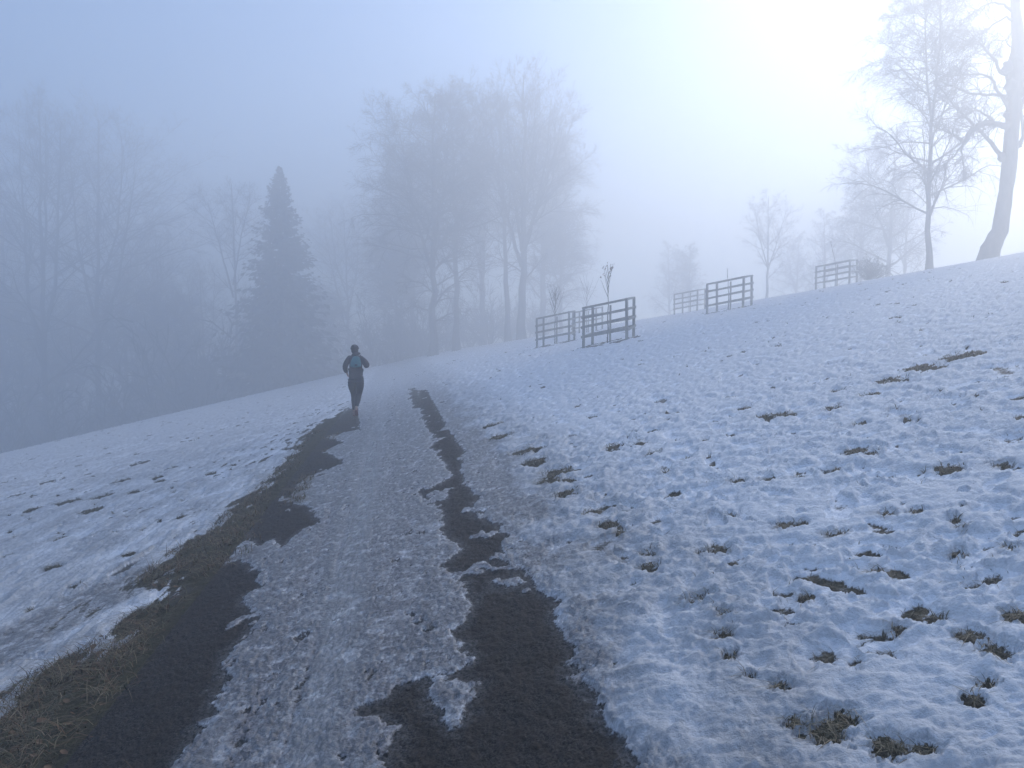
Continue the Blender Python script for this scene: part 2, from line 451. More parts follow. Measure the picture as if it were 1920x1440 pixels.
def ground_mat():
    m, nt, b = new_mat('ground_surface')
    N, L = nt.nodes.new, nt.links.new
    def attr(n):
        a = N('ShaderNodeAttribute'); a.attribute_name = n
        return a.outputs['Fac']
    tc = N('ShaderNodeTexCoord')
    def noise(scale, detail=4, rough=.6, vec=None, stretch=None):
        n = N('ShaderNodeTexNoise'); n.inputs['Scale'].default_value = scale
        n.inputs['Detail'].default_value = detail; n.inputs['Roughness'].default_value = rough
        if stretch:
            mp = N('ShaderNodeMapping'); mp.inputs['Scale'].default_value = stretch
            mp.inputs['Rotation'].default_value = (0, 0, R(-9))
            L(tc.outputs['Object'], mp.inputs[0]); L(mp.outputs[0], n.inputs['Vector'])
        else:
            L(tc.outputs['Object'], n.inputs['Vector'])
        return n.outputs[0]
    def ramp(v, p0, p1, c0=(0, 0, 0), c1=(1, 1, 1)):
        r = N('ShaderNodeValToRGB')
        r.color_ramp.elements[0].position = p0; r.color_ramp.elements[1].position = p1
        r.color_ramp.elements[0].color = (*c0, 1); r.color_ramp.elements[1].color = (*c1, 1)
        L(v, r.inputs[0]); return r.outputs[0]
    def mix(f, a, c):
        x = N('ShaderNodeMix'); x.data_type = 'RGBA'
        if hasattr(f, 'links') or not isinstance(f, (int, float)): L(f, x.inputs[0])
        else: x.inputs[0].default_value = f
        for s, v in ((6, a), (7, c)):
            if isinstance(v, tuple): x.inputs[s].default_value = (*v, 1)
            else: L(v, x.inputs[s])
        return x.outputs[2]
    def mth(op, a, c=None, clamp=False):
        x = N('ShaderNodeMath'); x.operation = op; x.use_clamp = clamp
        for s, v in ((0, a), (1, c)):
            if v is None: continue
            if isinstance(v, (int, float)): x.inputs[s].default_value = v
            else: L(v, x.inputs[s])
        return x.outputs[0]
    cover, dirt, asp, glz, trk = attr('cover'), attr('dirt'), attr('asphalt'), attr('glaze'), attr('track')
    nf = noise(55, 5, .7); nm = noise(9, 5, .65); nl = noise(1.3, 3); ng = noise(220, 2, .5)
    nst = noise(14, 5, .7, stretch=(1, .3, 1))
    # soil and grass
    soil = ramp(nf, .3, .72, (.022, .018, .012), (.085, .075, .045))
    soil = mix(ramp(nm, .4, .65), soil, ramp(nst, .3, .7, (.035, .04, .018), (.11, .085, .045)))
    # asphalt with grit and mud
    na = noise(110, 3, .7); asf = ramp(na, .40, .64, (.005, .005, .005), (.085, .075, .068))
    asf = mix(ramp(nm, .45, .7), asf, (.028, .023, .019))
    asf = mix(mth('MULTIPLY', ramp(nf, .66, .74), .7), asf, (.17, .16, .155))
    asf = mix(mth('MULTIPLY', ramp(nst, .45, .65), .7), asf, (.055, .042, .033))
    prox = mth('MULTIPLY', ramp(cover, .02, .5), ramp(nf, .38, .6))
    asf = mix(mth('MULTIPLY', prox, .75), asf, (.19, .185, .18))
    low = mix(asp, soil, asf)
    # clean snow, dirty crust
    clean = mix(ramp(nl, .3, .7), (.84, .86, .89), (.89, .90, .92))
    clean = mix(mth('MULTIPLY', ramp(nm, .6, .8), .10), clean, (.5, .48, .42))
    clean = mix(mth('MULTIPLY', ramp(attr('thick'), .5, .0), .42), clean, mix(ramp(nf, .35, .65), (.36, .355, .35), (.68, .685, .69)))
    ncr = noise(27, 8, .72); dk = ramp(ncr, .38, .58, (.05, .045, .043), (.80, .79, .79))
    dk2 = ramp(nst, .34, .66, (.11, .10, .098), (.66, .65, .65))
    crust = mix(.35, dk, dk2)
    crust = mix(mth('MULTIPLY', ramp(nm, .52, .68), .6), crust, (.62, .63, .65))
    crust = mix(mth('MULTIPLY', ramp(nm, .44, .32), .4), crust, (.11, .098, .095))
    crust = mix(mth('MULTIPLY', glz, .6), crust, ramp(nst, .3, .7, (.28, .285, .29), (.62, .63, .63)))
    crust = mix(mth('MULTIPLY', trk, .6), crust, (.17, .145, .14))
    thin = mth('MULTIPLY', ramp(cover, .92, .6), .5)
    crust = mix(thin, crust, (.085, .08, .08))
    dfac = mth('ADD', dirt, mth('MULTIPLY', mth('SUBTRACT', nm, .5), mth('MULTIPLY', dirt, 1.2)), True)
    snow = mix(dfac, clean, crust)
    # thin snow shows what is below, edge broken up by fine noise
    cv = mth('ADD', cover, mth('ADD', mth('MULTIPLY', mth('SUBTRACT', nf, .5), .8), mth('MULTIPLY', mth('SUBTRACT', nm, .5), .35)))
    cv = ramp(cv, .50, .72)
    colr = mix(cv, low, snow)
    L(colr, b.inputs['Base Color'])
    # roughness
    rg = mth('SUBTRACT', .75, mth('MULTIPLY', mth('MULTIPLY', dirt, cv), .34))
    rg = mth('SUBTRACT', rg, mth('MULTIPLY', glz, .22))
    rg = mth('SUBTRACT', rg, mth('MULTIPLY', mth('SUBTRACT', 1.0, cv), mth('MULTIPLY', asp, .12)))
    L(rg, b.inputs['Roughness'])
    L(mth('SUBTRACT', .35, mth('MULTIPLY', mth('SUBTRACT', 1.0, cv), .26)), b.inputs['Specular IOR Level'])
    b1 = N('ShaderNodeBump'); b1.inputs['Strength'].default_value = .7; b1.inputs['Distance'].default_value = .012
    L(mth('ADD', nf, mth('MULTIPLY', ncr, 1.0)), b1.inputs['Height'])
    b2 = N('ShaderNodeBump'); b2.inputs['Strength'].default_value = .8; b2.inputs['Distance'].default_value = .03
    L(nm, b2.inputs['Height']); L(b1.outputs[0], b2.inputs['Normal'])
    L(b2.outputs[0], b.inputs['Normal'])
    return m
GROUND = ground_mat()

# ------------------------------------------------------------------ ground meshes
def build_ground():
    NC, NR = 1060, 690
    # depth rows: dense near the camera, thinning with distance
    t = np.linspace(0, 1, NR)
    Y1 = 1.0; Y2 = 165.0
    p = 0.62
    rows = (Y1 ** -p + t * (Y2 ** -p - Y1 ** -p)) ** (-1 / p)
    rows = np.concatenate([np.linspace(-6, 1.0, 40)[:-1], rows])
    s = np.linspace(-0.86, 0.86, NC)
    so = np.array([.9, .96, 1.05, 1.2, 1.4, 1.7, 2.1, 2.7, 3.5, 4.6, 6])
    s = np.concatenate([-so[::-1], s, so])
    Dp = np.maximum(rows, 1.0) + 0.5
    X = s[None, :] * Dp[:, None]
    Y = np.repeat(rows[:, None], len(s), 1)
    X = np.clip(X, -165, 165)
    X += 0 * Y
    # keep clipped columns distinct
    X += np.linspace(-1, 1, len(s))[None, :] * 1e-2
    Z, cover, dirt, asp, glz, trk, inpath, h = surface(X.ravel(), Y.ravel())
    V = np.stack([X.ravel(), Y.ravel(), Z], -1)
    nr, nc = X.shape
    i = np.arange(nr - 1)[:, None] * nc + np.arange(nc - 1)[None, :]
    F = np.stack([i, i + 1, i + nc + 1, i + nc], -1).reshape(-1, 4)
    # normals of the whole sheet
    G = V.reshape(nr, nc, 3)
    dc = np.gradient(G, axis=1); dr = np.gradient(G, axis=0)
    Nn = np.cross(dc, dr); Nn /= np.linalg.norm(Nn, axis=-1, keepdims=True) + 1e-12
    Nn = Nn.reshape(-1, 3)
    ip = inpath & (Y.ravel() < 120)
    bare = (h <= 0)
    fp = ip[F].sum(1) >= 2
    fb = bare[F].sum(1) >= 2
    cls = np.where(fp, np.where(fb, 0, 1), 2)
    names = ['path', 'path_ice', 'snowy_ground']
    labels = ['dark wet asphalt path showing between strips of ice', 'grey trampled ice crust along the middle of the path',
              'bluish trampled snow on the grassy slope']
    for k in range(3):
        f = F[cls == k]
        used, inv = np.unique(f.ravel(), return_inverse=True)
        me = mesh_from(names[k], V[used], inv.reshape(-1, 4), GROUND)
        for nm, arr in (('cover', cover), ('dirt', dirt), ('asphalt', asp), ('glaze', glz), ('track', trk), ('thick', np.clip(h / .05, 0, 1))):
            a = me.attributes.new(nm, 'FLOAT', 'POINT')
            a.data.foreach_set('value', arr[used].astype(np.float32))
        me.normals_split_custom_set_from_vertices(Nn[used].astype(np.float32))
        tag(link(names[k], me), labels[k], None, None, 'structure')
    # the rest of the park round about, a coarse sheet just below
    xs = np.linspace(-168, 168, 90); ys = np.linspace(-118, 212, 90)
    XX, YY = np.meshgrid(xs, ys)
    ZZ = base_z(XX, YY) - 0.25
    V = np.stack([XX.ravel(), YY.ravel(), ZZ.ravel()], -1)
    i = np.arange(89)[:, None] * 90 + np.arange(89)[None, :]
    F = np.stack([i, i + 1, i + 91, i + 90], -1).reshape(-1, 4)
    me = mesh_from('ground', V, F, GROUND)
    a = me.attributes.new('cover', 'FLOAT', 'POINT'); a.data.foreach_set('value', np.ones(len(V), np.float32))
    a = me.attributes.new('thick', 'FLOAT', 'POINT'); a.data.foreach_set('value', np.ones(len(V), np.float32))
    tag(link('ground', me), 'snow covered ground of the park beyond the slope', None, None, 'structure')
    return V
build_ground()

# ------------------------------------------------------------------ grass
def blades(cx, cy, cz, n, spread, length, width, rg, lean=.6):
    """n curved blades round each centre given as arrays"""
    m = len(cx)
    a = rg.random(m) * 2 * np.pi
    L = length * (.5 + .9 * rg.random(m))
    ln = lean * (.3 + rg.random(m))
    dx, dy = np.cos(a), np.sin(a)
    wx, wy = -dy, dx
    W = width * (.6 + .8 * rg.random(m))
    p0 = np.stack([cx, cy, cz - .004], -1)
    ts = (0, .4, .75, 1.0)
    pts = []
    for t in ts:
        hz = L * (t - .35 * ln * t * t * 1.1)
        ou = L * ln * t * t
        pts.append(p0 + np.stack([dx * ou, dy * ou, hz], -1))
    V = []
    for k, t in enumerate(ts[:-1]):
        w = W * (1 - .55 * t)
        off = np.stack([wx * w, wy * w, 0 * w], -1)
        V += [pts[k] - off, pts[k] + off]
    V.append(pts[3])
    V = np.stack(V, 1)                                  # m,7,3
    b = (np.arange(m) * 7)[:, None]
    F4 = np.concatenate([b + np.array([[0, 1, 3, 2]]), b + np.array([[2, 3, 5, 4]])])
    F3 = b + np.array([[4, 5, 6]])
    return V.reshape(-1, 3), F4, F3

def grass_mat(name, cols):
    m, nt, b = new_mat(name)
    N, L = nt.nodes.new, nt.links.new
    g = N('ShaderNodeNewGeometry')
    cr = N('ShaderNodeValToRGB')
    e = cr.color_ramp.elements
    e[0].position = 0; e[0].color = (*cols[0], 1); e[1].position = 1; e[1].color = (*cols[-1], 1)
    for i, c in enumerate(cols[1:-1]):
        x = e.new((i + 1) / (len(cols) - 1)); x.color = (*c, 1)
    L(g.outputs['Random Per Island'], cr.inputs[0]); L(cr.outputs[0], b.inputs['Base Color'])
    b.inputs['Roughness'].default_value = .7
    return m
G_TUFT = grass_mat('tuft_grass', [(.035, .045, .02), (.10, .08, .045), (.2, .155, .09), (.07, .07, .03), (.27, .21, .13)])
G_VERGE = grass_mat('verge_grass', [(.02, .03, .012), (.07, .05, .025), (.30, .22, .12), (.05, .07, .025), (.18, .09, .04), (.08, .055, .03)])

rg = np.random.default_rng(21)
cx, cy, sc = [], [], []
for (tx, ty, tr_) in TUFTS:
    n = int(np.clip(80 * (tr_ / .06) ** 1.2, 20, 230))
    if ty > 14: n = min(n, 14)
    a = rg.random(n) * 2 * np.pi; q = np.sqrt(rg.random(n)) * tr_ * 1.0
    cx += list(tx + q * np.cos(a)); cy += list(ty + q * np.sin(a) * 1.1); sc += [1 + .03 * ty] * n
# loose single blades poking through the snow
n = 2600
y = 3 + 16 * rg.random(n) ** 1.5
x = -0.1586 * y + np.where(rg.random(n) < .6, 1.3 + (.85 * y) * rg.random(n), -1.9 - (.5 * y) * rg.random(n))
clump = fbm(x * 1.5, y * 1.5, 2, 77)
k = clump > .12
cx += list(x[k]); cy += list(y[k]); sc += [1.0] * int(k.sum())
# turf showing wherever the snow has melted through
n = 190000
y = 2.6 + 11 * rg.random(n) ** 1.3
x = -0.1586 * y + np.where(rg.random(n) < .7, 1.1 + (.85 * y) * rg.random(n), -1.7 - (.5 * y) * rg.random(n))
hh_ = surface(x, y)[7]
k = (hh_ < .003) & ((sdf(ASPH_L, x, y) < -.1) & (sdf(ASPH_R, x, y) < -.1))
cx += list(x[k]); cy += list(y[k]); sc += [.9] * int(k.sum())
cx, cy, sc = map(np.array, (cx, cy, sc))
zz = surf_z(cx, cy)
V, F4, F3 = blades(cx, cy, zz, 0, 0, .042 * sc, .0015 * sc ** 2, rg, 2.2)
tag(link('grass_tufts', mesh_from('grass_tufts', V, [F4, F3], G_TUFT)), 'tufts of brown green grass poking through the snow of the slopes', 'grass', None, 'stuff')

n = 90000
y = 2.2 + 14 * rg.random(n) ** 1.9
u = -1.0 - 1.6 * rg.random(n)
x = u - .1586 * y
s1 = sdf(VERGE, x, y); s2 = sdf(ASPH_L, x, y)
dn = fbm(x * 3, y * 3, 3, 78)
k = (s1 > -.02) & (s2 < -.02 + .16 * rg.random(n) ** 2) & (dn > -.3 + .7 * rg.random(n))
x, y = x[k], y[k]
zz = surf_z(x, y)
flat = rg.random(len(x)) < .86
V, F4, F3 = blades(x, y, zz, 0, 0, np.where(flat, .075, .035) * (1 + .03 * y) * (.6 + .8 * rg.random(len(x))), .0016 * (1 + .06 * y), rg, np.where(flat, 2.5, 1.2))
tag(link('verge_grass', mesh_from('verge_grass', V, [F4, F3], G_VERGE)), 'matted brown green grass along the left edge of the asphalt', 'grass', None, 'stuff')

# brown fallen leaves on the verge
n = 150
y = 2.4 + 5 * rg.random(n) ** 1.6
x = -1.35 - .5 * rg.random(n) - .1586 * y - .1
k = sdf(VERGE, x, y) > -.03
x, y = x[k], y[k]; zz = surf_z(x, y) + .008
V = []; F = []
for i in range(len(x)):
    a = rg.random() * 6.28; s = .012 + .016 * rg.random(); c, sn = math.cos(a), math.sin(a)
    out = [(-1, 0, .2), (-.5, .55, .5), (.3, .6, .35), (1, .1, .55), (.4, -.5, .4), (-.5, -.5, .3), (0, 0, 0)]
    b0 = len(V)
    tx, ty = rg.normal(0, .25, 2)
    for (p, q, r2) in out:
        V.append((x[i] + s * (p * c - q * sn), y[i] + s * (p * sn + q * c), zz[i] + s * (r2 * .8 + tx * p + ty * q)))
    for k2 in range(6):
        F.append((b0 + k2, b0 + (k2 + 1) % 6, b0 + 6))
tag(link('fallen_leaves', mesh_from('fallen_leaves', np.array(V), np.array(F), LEAFD)), 'curled brown fallen leaves in the grass beside the path', 'leaves', None, 'stuff')

# ------------------------------------------------------------------ trees
def norm(v):
    return v / (np.linalg.norm(v, axis=-1, keepdims=True) + 1e-9)

def grow(P, D, L, K, wander, trop, rg, droop=0.0):
    """polyline of K+1 points for each branch"""
    pts = [P]; d = norm(D)
    for k in range(K):
        d = norm(d + wander * rg.normal(size=d.shape) + np.array([0, 0, 1.0]) * (trop - droop * (k / K) ** 1.5 * 2))
        pts.append(pts[-1] + d * (L / K)[:, None])
    return np.stack(pts, 1)

def tubes(pts, r0, r1, S=3, power=1.0):
    """pts n,K+1,3 -> tapered tubes ending in a point"""
    n, K1, _ = pts.shape
    T = norm(np.gradient(pts, axis=1))
    ref = np.where(np.abs(T[..., 2:3]) > .9, np.array([1.0, 0, 0]), np.array([0, 0, 1.0]))
    A = norm(np.cross(T, ref)); B = np.cross(T, A)
    t = np.linspace(0, 1, K1)[None, :]
    rad = r0[:, None] + (r1 - r0)[:, None] * t ** power
    rad = np.maximum(rad, .0015)
    ang = np.arange(S) / S * 2 * np.pi
    ring = pts[:, :, None, :] + rad[..., None, None] * (np.cos(ang)[None, None, :, None] * A[:, :, None, :] + np.sin(ang)[None, None, :, None] * B[:, :, None, :])
    V = ring[:, :-1].reshape(n, -1, 3)
    V = np.concatenate([V, pts[:, -1:, :]], 1)          # tip
    per = (K1 - 1) * S + 1
    base = (np.arange(n) * per)[:, None]
    F4 = []
    for k in range(K1 - 2):
        for s in range(S):
            s2 = (s + 1) % S
            F4.append([k * S + s, k * S + s2, (k + 1) * S + s2, (k + 1) * S + s])
    F3 = [[(K1 - 2) * S + s, (K1 - 2) * S + (s + 1) % S, per - 1] for s in range(S)]
    F3 = (base[:, :, None] + np.array(F3)[None]).reshape(-1, 3)
    F4 = (base[:, :, None] + np.array(F4)[None]).reshape(-1, 4) if F4 else np.zeros((0, 4), int)
    return V.reshape(-1, 3), F4, F3

def merge(parts):
    Vs, F4s, F3s, o = [], [], [], 0
    for V, F4, F3 in parts:
        Vs.append(V); F4s.append(F4 + o); F3s.append(F3 + o); o += len(V)
    return np.concatenate(Vs), [np.concatenate(F4s), np.concatenate(F3s)]

def spawn(pts, r0, r1, L, n, tmin, ang, angv, lenf, rg, tmax=.97, rf=.6, up=0.0):
    """n children per branch"""
    N, K1, _ = pts.shape
    idx = np.repeat(np.arange(N), n)
    M = len(idx)
    t = tmin + (tmax - tmin) * rg.random(M)
    f = t * (K1 - 1); i = np.minimum(f.astype(int), K1 - 2); f = f - i
    p = pts[idx, i] * (1 - f)[:, None] + pts[idx, i + 1] * f[:, None]
    T = norm(pts[idx, i + 1] - pts[idx, i])
    rnd = norm(np.cross(T, rg.normal(size=(M, 3))))
    a = np.radians(ang + angv * rg.normal(size=M))[:, None]
    D = norm(T * np.cos(a) + rnd * np.sin(a) + np.array([0, 0, up]))
    rp = r0[idx] + (r1 - r0)[idx] * t
    Lc = L[idx] * lenf * (1.15 - .75 * t) * (.6 + .7 * rg.random(M))
    return p, D, Lc, rp * rf

def path_points(P, n):
    """resample polyline evenly to n+1 points"""
    P = np.array(P, float)
    s = np.concatenate([[0], np.cumsum(np.linalg.norm(np.diff(P, axis=0), axis=1))])
    q = np.linspace(0, s[-1], n + 1)
    return np.stack([np.interp(q, s, P[:, k]) for k in range(3)], -1)

def fat_tube(P, rad, S=12, lump=0.0, rg=None):
    P = np.array(P, float); rad = np.array(rad, float)
    T = norm(np.gradient(P, axis=0))
    A = norm(np.cross(T, np.array([0.13, 1.0, 0.02]))); B = np.cross(T, A)
    ang = np.arange(S) / S * 2 * np.pi
    rr = rad[:, None] * (1 + (lump * rg.normal(size=(len(P), S)) if lump else 0))
    V = P[:, None, :] + rr[..., None] * (np.cos(ang)[None, :, None] * A[:, None] + np.sin(ang)[None, :, None] * B[:, None])
    K = len(P)
    F4 = [[k * S + s, k * S + (s + 1) % S, (k + 1) * S + (s + 1) % S, (k + 1) * S + s] for k in range(K - 1) for s in range(S)]
    V = np.concatenate([V.reshape(-1, 3), P[-1:]])
    F3 = [[(K - 1) * S + s, (K - 1) * S + (s + 1) % S, K * S] for s in range(S)]
    return V, np.array(F4), np.array(F3)

TS = 1.36                            # the far groups stand this much further off and are larger by as much
def make_tree(name, loc, stems, label, cat, group=None, n1=26, t1=.25, ang1=50, trop1=.05, droop1=0., env=None, n2=10, n3=9, n4=6,
              len2=.5, len3=.5, len4=.5, seed=1, limbs_as_parts=0, wander=.12, twig=.006, droop=.0, bark=BARK, up1=0, ang2=42, tw_up=.0, K1=8):
    """stems: list of (points relative to loc, radius at foot, radius at top)"""
    rg = np.random.default_rng(seed)
    root = empty(name, loc, label, cat, group)
    if TS != 1:
        stems = [(np.array(P, float) * np.array([TS, TS, 1]), ra * TS, rb * TS) for P, ra, rb in stems]
        twig = twig * TS
    sp, sr0, sr1, sl = [], [], [], []
    tr = []
    for (P, ra, rb) in stems:
        Q = path_points(P, 16)
        Q[1:-1] += rg.normal(size=Q[1:-1].shape) * ra * .18
        t = np.linspace(0, 1, 17)
        rad = ra + (rb - ra) * t ** .85
        if P[0][2] < .5: rad[0] *= 1.45; rad[1] *= 1.1
        tr.append(fat_tube(Q, rad, 10, .05, rg))
        sp.append(Q); sr0.append(ra); sr1.append(rb); sl.append(np.linalg.norm(Q[-1] - Q[0]))
    V, F = merge(tr)
    link('trunk', mesh_from('trunk', V, F, bark), root)
    sp = np.stack(sp); sr0 = np.array(sr0, float); sr1 = np.array(sr1, float); sl = np.array(sl)
    # limbs, spaced up the stems
    N = len(sp)
    idx = np.repeat(np.arange(N), n1)
    M = len(idx)
    t = t1 + (.98 - t1) * (np.tile(np.arange(n1), N) + rg.random(M)) / n1
    f = t * 16; i = np.minimum(f.astype(int), 15); f = f - i
    p = sp[idx, i] * (1 - f)[:, None] + sp[idx, i + 1] * f[:, None]
    T = norm(sp[idx, i + 1] - sp[idx, i])
    az = np.tile(np.arange(n1), N) * 2.4 + rg.random(M) * .8
    H = np.stack([np.cos(az), np.sin(az), 0 * az], -1)
    a = np.radians(ang1 * (1.15 - .45 * t) + 8 * rg.normal(size=M))[:, None]
    D = norm(T * np.cos(a) + H * np.sin(a) + np.array([0, 0, up1]))
    hmax = sp[..., 2].max()
    e = env if env else (lambda q: 0.35 * np.sin(np.pi * np.clip(q, .05, .97)) ** .6)
    L1 = hmax * e(p[:, 2] / hmax) * (.75 + .5 * rg.random(M))
    rp = sr0[idx] + (sr1 - sr0)[idx] * t
    r1 = np.minimum(rp * .55, .012 + L1 * (.017 if TS > 1 else .010))
    P1 = grow(p, D, L1, K1, wander, trop1, rg, droop1)
    if limbs_as_parts:
        order = np.argsort(-r1)
        big = order[:limbs_as_parts]
        for b in big:
            Vb, a4, a3 = tubes(P1[b:b + 1], r1[b:b + 1], r1[b:b + 1] * .18, 6)
            link('limb', mesh_from('limb', Vb, [a4, a3], bark), root)
        rest = order[limbs_as_parts:]
    else:
        rest = np.arange(M)
    out = []
    if len(rest):
        out.append(tubes(P1[rest], r1[rest], r1[rest] * .18, 4))
    p2, D2, L2, r2 = spawn(P1, r1, r1 * .18, L1, n2, .12, ang2, 12, len2, rg)
    r2 = np.maximum(np.minimum(r2, .008 + L2 * .013), twig)
    P2 = grow(p2, D2, L2, 5, wander * 1.3, trop1 * .6 + tw_up, rg, droop)
    out.append(tubes(P2, r2, r2 * .3, 3))
    p3, D3, L3, r3 = spawn(P2, r2, r2 * .3, L2, n3, .1, 40, 14, len3, rg)
    L3 = np.maximum(L3, .25)
    r3 = np.clip(r3, twig * .8, .012)
    P3 = grow(p3, D3, L3, 2, wander * 1.4, tw_up, rg, droop * 1.2)
    out.append(tubes(P3, r3, r3 * .4, 3))
    if n4:
        p4, D4, L4, r4 = spawn(P3, r3, r3 * .4, L3, n4, .1, 38, 14, len4, rg)
        L4 = np.maximum(L4, .18)
        P4 = grow(p4, D4, L4, 1, .1, tw_up - droop * .5, rg)
        out.append(tubes(P4, np.full(len(p4), twig * .75), np.full(len(p4), twig * .3), 3))
    V, F = merge(out)
    c = link('crown', mesh_from('crown', V, F, TWIG, False), root)
    c['kind'] = 'stuff'
    return root

def tree_base(px, Y, sink=.15):
    x = (px - 960) / FPX * Y
    return np.array([x, Y, float(base_z(x, Y)) - sink])

def rel(pts, Y, base, jit=None):
    """photo points at depth Y, relative to base"""
    p = np.array(pts, float)
    Yv = np.full(len(p), float(Y)) if jit is None else Y + np.array(jit, float)
    return at(p[:, 0], p[:, 1], Yv) - base[None]

TG = 'bare trees fading in the fog'
# centre group
def up_stem(base, H, lean=(0, 0), r0=.35, start=(0, 0, 0), bend=0):
    s = np.array(start, float)
    top = s + np.array([lean[0], lean[1], H])
    mid = (s + top) / 2 + np.array([bend, 0, 0])
    return [s, mid, top]

def H_of(base, py, Y):
    return float(at(np.array([960.]), np.array([py]), np.array([Y]))[0, 2] - base[2])

envA = lambda q: .34 * np.clip(np.sin(np.pi * np.clip((q - .06) / .98, 0.03, 1)), 0, 1) ** .55
Y = 81.0
b = tree_base(812, Y); H = H_of(b, 175, Y)
make_tree('bare_tree', b, [(up_stem(b, H, (.3, 0), bend=-.1), .34, .05), ([(0, 0, H * .33), (-1.5, .3, H * .55), (-2.6, .3, H * .86)], .17, .03),
          ([(0, 0, H * .4), (1.0, .3, H * .65), (1.4, .3, H * .95)], .15, .03)],
          'tall bare tree left in the centre group, with drooping lower branches', 'tree', n1=34, t1=.13, ang1=68, trop1=.06, droop1=.16, env=lambda q: .27 * np.clip(np.sin(np.pi * np.clip((q + .02) / 1.0, .03, 1)), 0, 1) ** .5,
          n2=13, n3=9, n4=3, twig=.012, len3=.62, seed=3, limbs_as_parts=16, droop=.2)
b = tree_base(856, 86.); H = H_of(b, 165, 86.)
make_tree('bare_tree', b, [(up_stem(b, H, (-.4, 0), bend=.2), .30, .05), ([(0, 0, H * .45), (1.2, .3, H * .68), (1.9, .3, H * .93)], .15, .03)],
          'tall bare tree second from left in the centre group', 'tree', n1=24, t1=.25, ang1=58, trop1=.06, droop1=.1,
          env=lambda q: .26 * np.clip(np.sin(np.pi * np.clip(q, .03, 1)), 0, 1) ** .45, n2=12, n3=9, n4=3, twig=.012, len3=.62, seed=5, limbs_as_parts=12, droop=.1)
b = tree_base(978, 84.); H = H_of(b, 135, 84.)
st = [(up_stem(b, H, (.2, 0), bend=.1), .36, .05)]
for (dx, t0, r) in ((-2.6, .28, .17), (2.4, .3, .18), (-1.2, .34, .15), (1.2, .38, .15), (3.4, .34, .13)):
    st.append(([(0, 0, H * t0), (dx * .5, .5, H * (t0 + .2)), (dx * .9, .8, H * (t0 + .42)), (dx, 1, H * (.97 - abs(dx) * .03))], r, .03))
make_tree('bare_tree', b, st, 'tallest bare tree of the centre group, vase shaped with upright limbs', 'tree',
          n1=16, t1=.2, ang1=54, trop1=.09, droop1=.05, env=lambda q: .215 * np.clip(np.sin(np.pi * np.clip((q - .0) / 1.03, .03, 1)), 0, 1) ** .45,
          n2=11, n3=8, n4=2, twig=.012, len3=.62, seed=8, limbs_as_parts=18, tw_up=.03)
b = tree_base(953, 89.); H = H_of(b, 190, 89.)
make_tree('bare_tree', b, [(up_stem(b, H, (-.7, 0)), .27, .05)], 'bare tree close behind the tallest one, its trunk just left of it', 'tree',
          n1=26, t1=.3, ang1=50, trop1=.08, env=lambda q: .17 * np.clip(np.sin(np.pi * np.clip(q, .03, 1)), 0, 1) ** .5, n2=11, n3=8, n4=2, twig=.012, len3=.62, seed=9, limbs_as_parts=8)

# right: birch like tree with two leaders and long drooping twigs
TS = 1
Yd = 51.0
b = tree_base(1737, Yd)
s1 = rel([(1741,430),(1743,350),(1745,280),(1748,220),(1757,150),(1762,80),(1764,0),(1764,-60),(1765,-110)], Yd, b)
s1 = np.concatenate([[[0, 0, 0]], s1])
s2 = rel([(1747,225),(1739,165),(1735,80),(1733,0),(1733,-60)], Yd + .2, b)
make_tree('birch_tree', b, [(s1, .20, .03), (s2, .10, .02)], 'slender bare birch on the hilltop, left of the leaning old tree', 'tree',
          n1=50, t1=.15, ang1=60, trop1=.05, droop1=.12, env=lambda q: .27 * np.clip(1.18 - q, .1, 1) ** .7, n2=13, n3=9, n4=3, len2=.5, len3=.6, len4=.6,
          seed=14, limbs_as_parts=20, droop=.28, twig=.0085, wander=.1)

# old leaning tree at the right edge
Ye = 47.5
b = tree_base(1851, Ye)
def zp(pts):   # points read off an enlargement of the photograph's upper right corner
    return [(1500 + x / 2.769, y / 2.769) for x, y in pts]
tr_px = [(1848,492),(1858,465),(1874,433),(1886,361),(1893,300),(1898,235),(1901,190),(1904,162),(1903,126),(1908,100),(1909,72),(1903,0),(1897,-60),(1890,-110),(1884,-165)]
P = rel(tr_px, Ye, b); P[0, 2] -= .3
rad = [1.27 * v for v in (.52, .44, .36, .315, .33, .31, .32, .39, .41, .30, .265, .20, .17, .12, .03)]
P2_, R2_ = [], []
for i in range(len(P) - 1):
    for k in range(3):
        f = k / 3
        P2_.append(P[i] * (1 - f) + P[i + 1] * f); R2_.append(rad[i] * (1 - f) + rad[i + 1] * f)
P2_.append(P[-1]); R2_.append(rad[-1])
old = empty('old_tree', b, 'thick leaning old tree with crooked pruned limbs at the right edge', 'tree')
re_ = np.random.default_rng(31)
V, a4, a3 = fat_tube(np.array(P2_), R2_, 18, .06, re_)
link('trunk', mesh_from('trunk', V, [a4, a3], BARK_OLD), old)
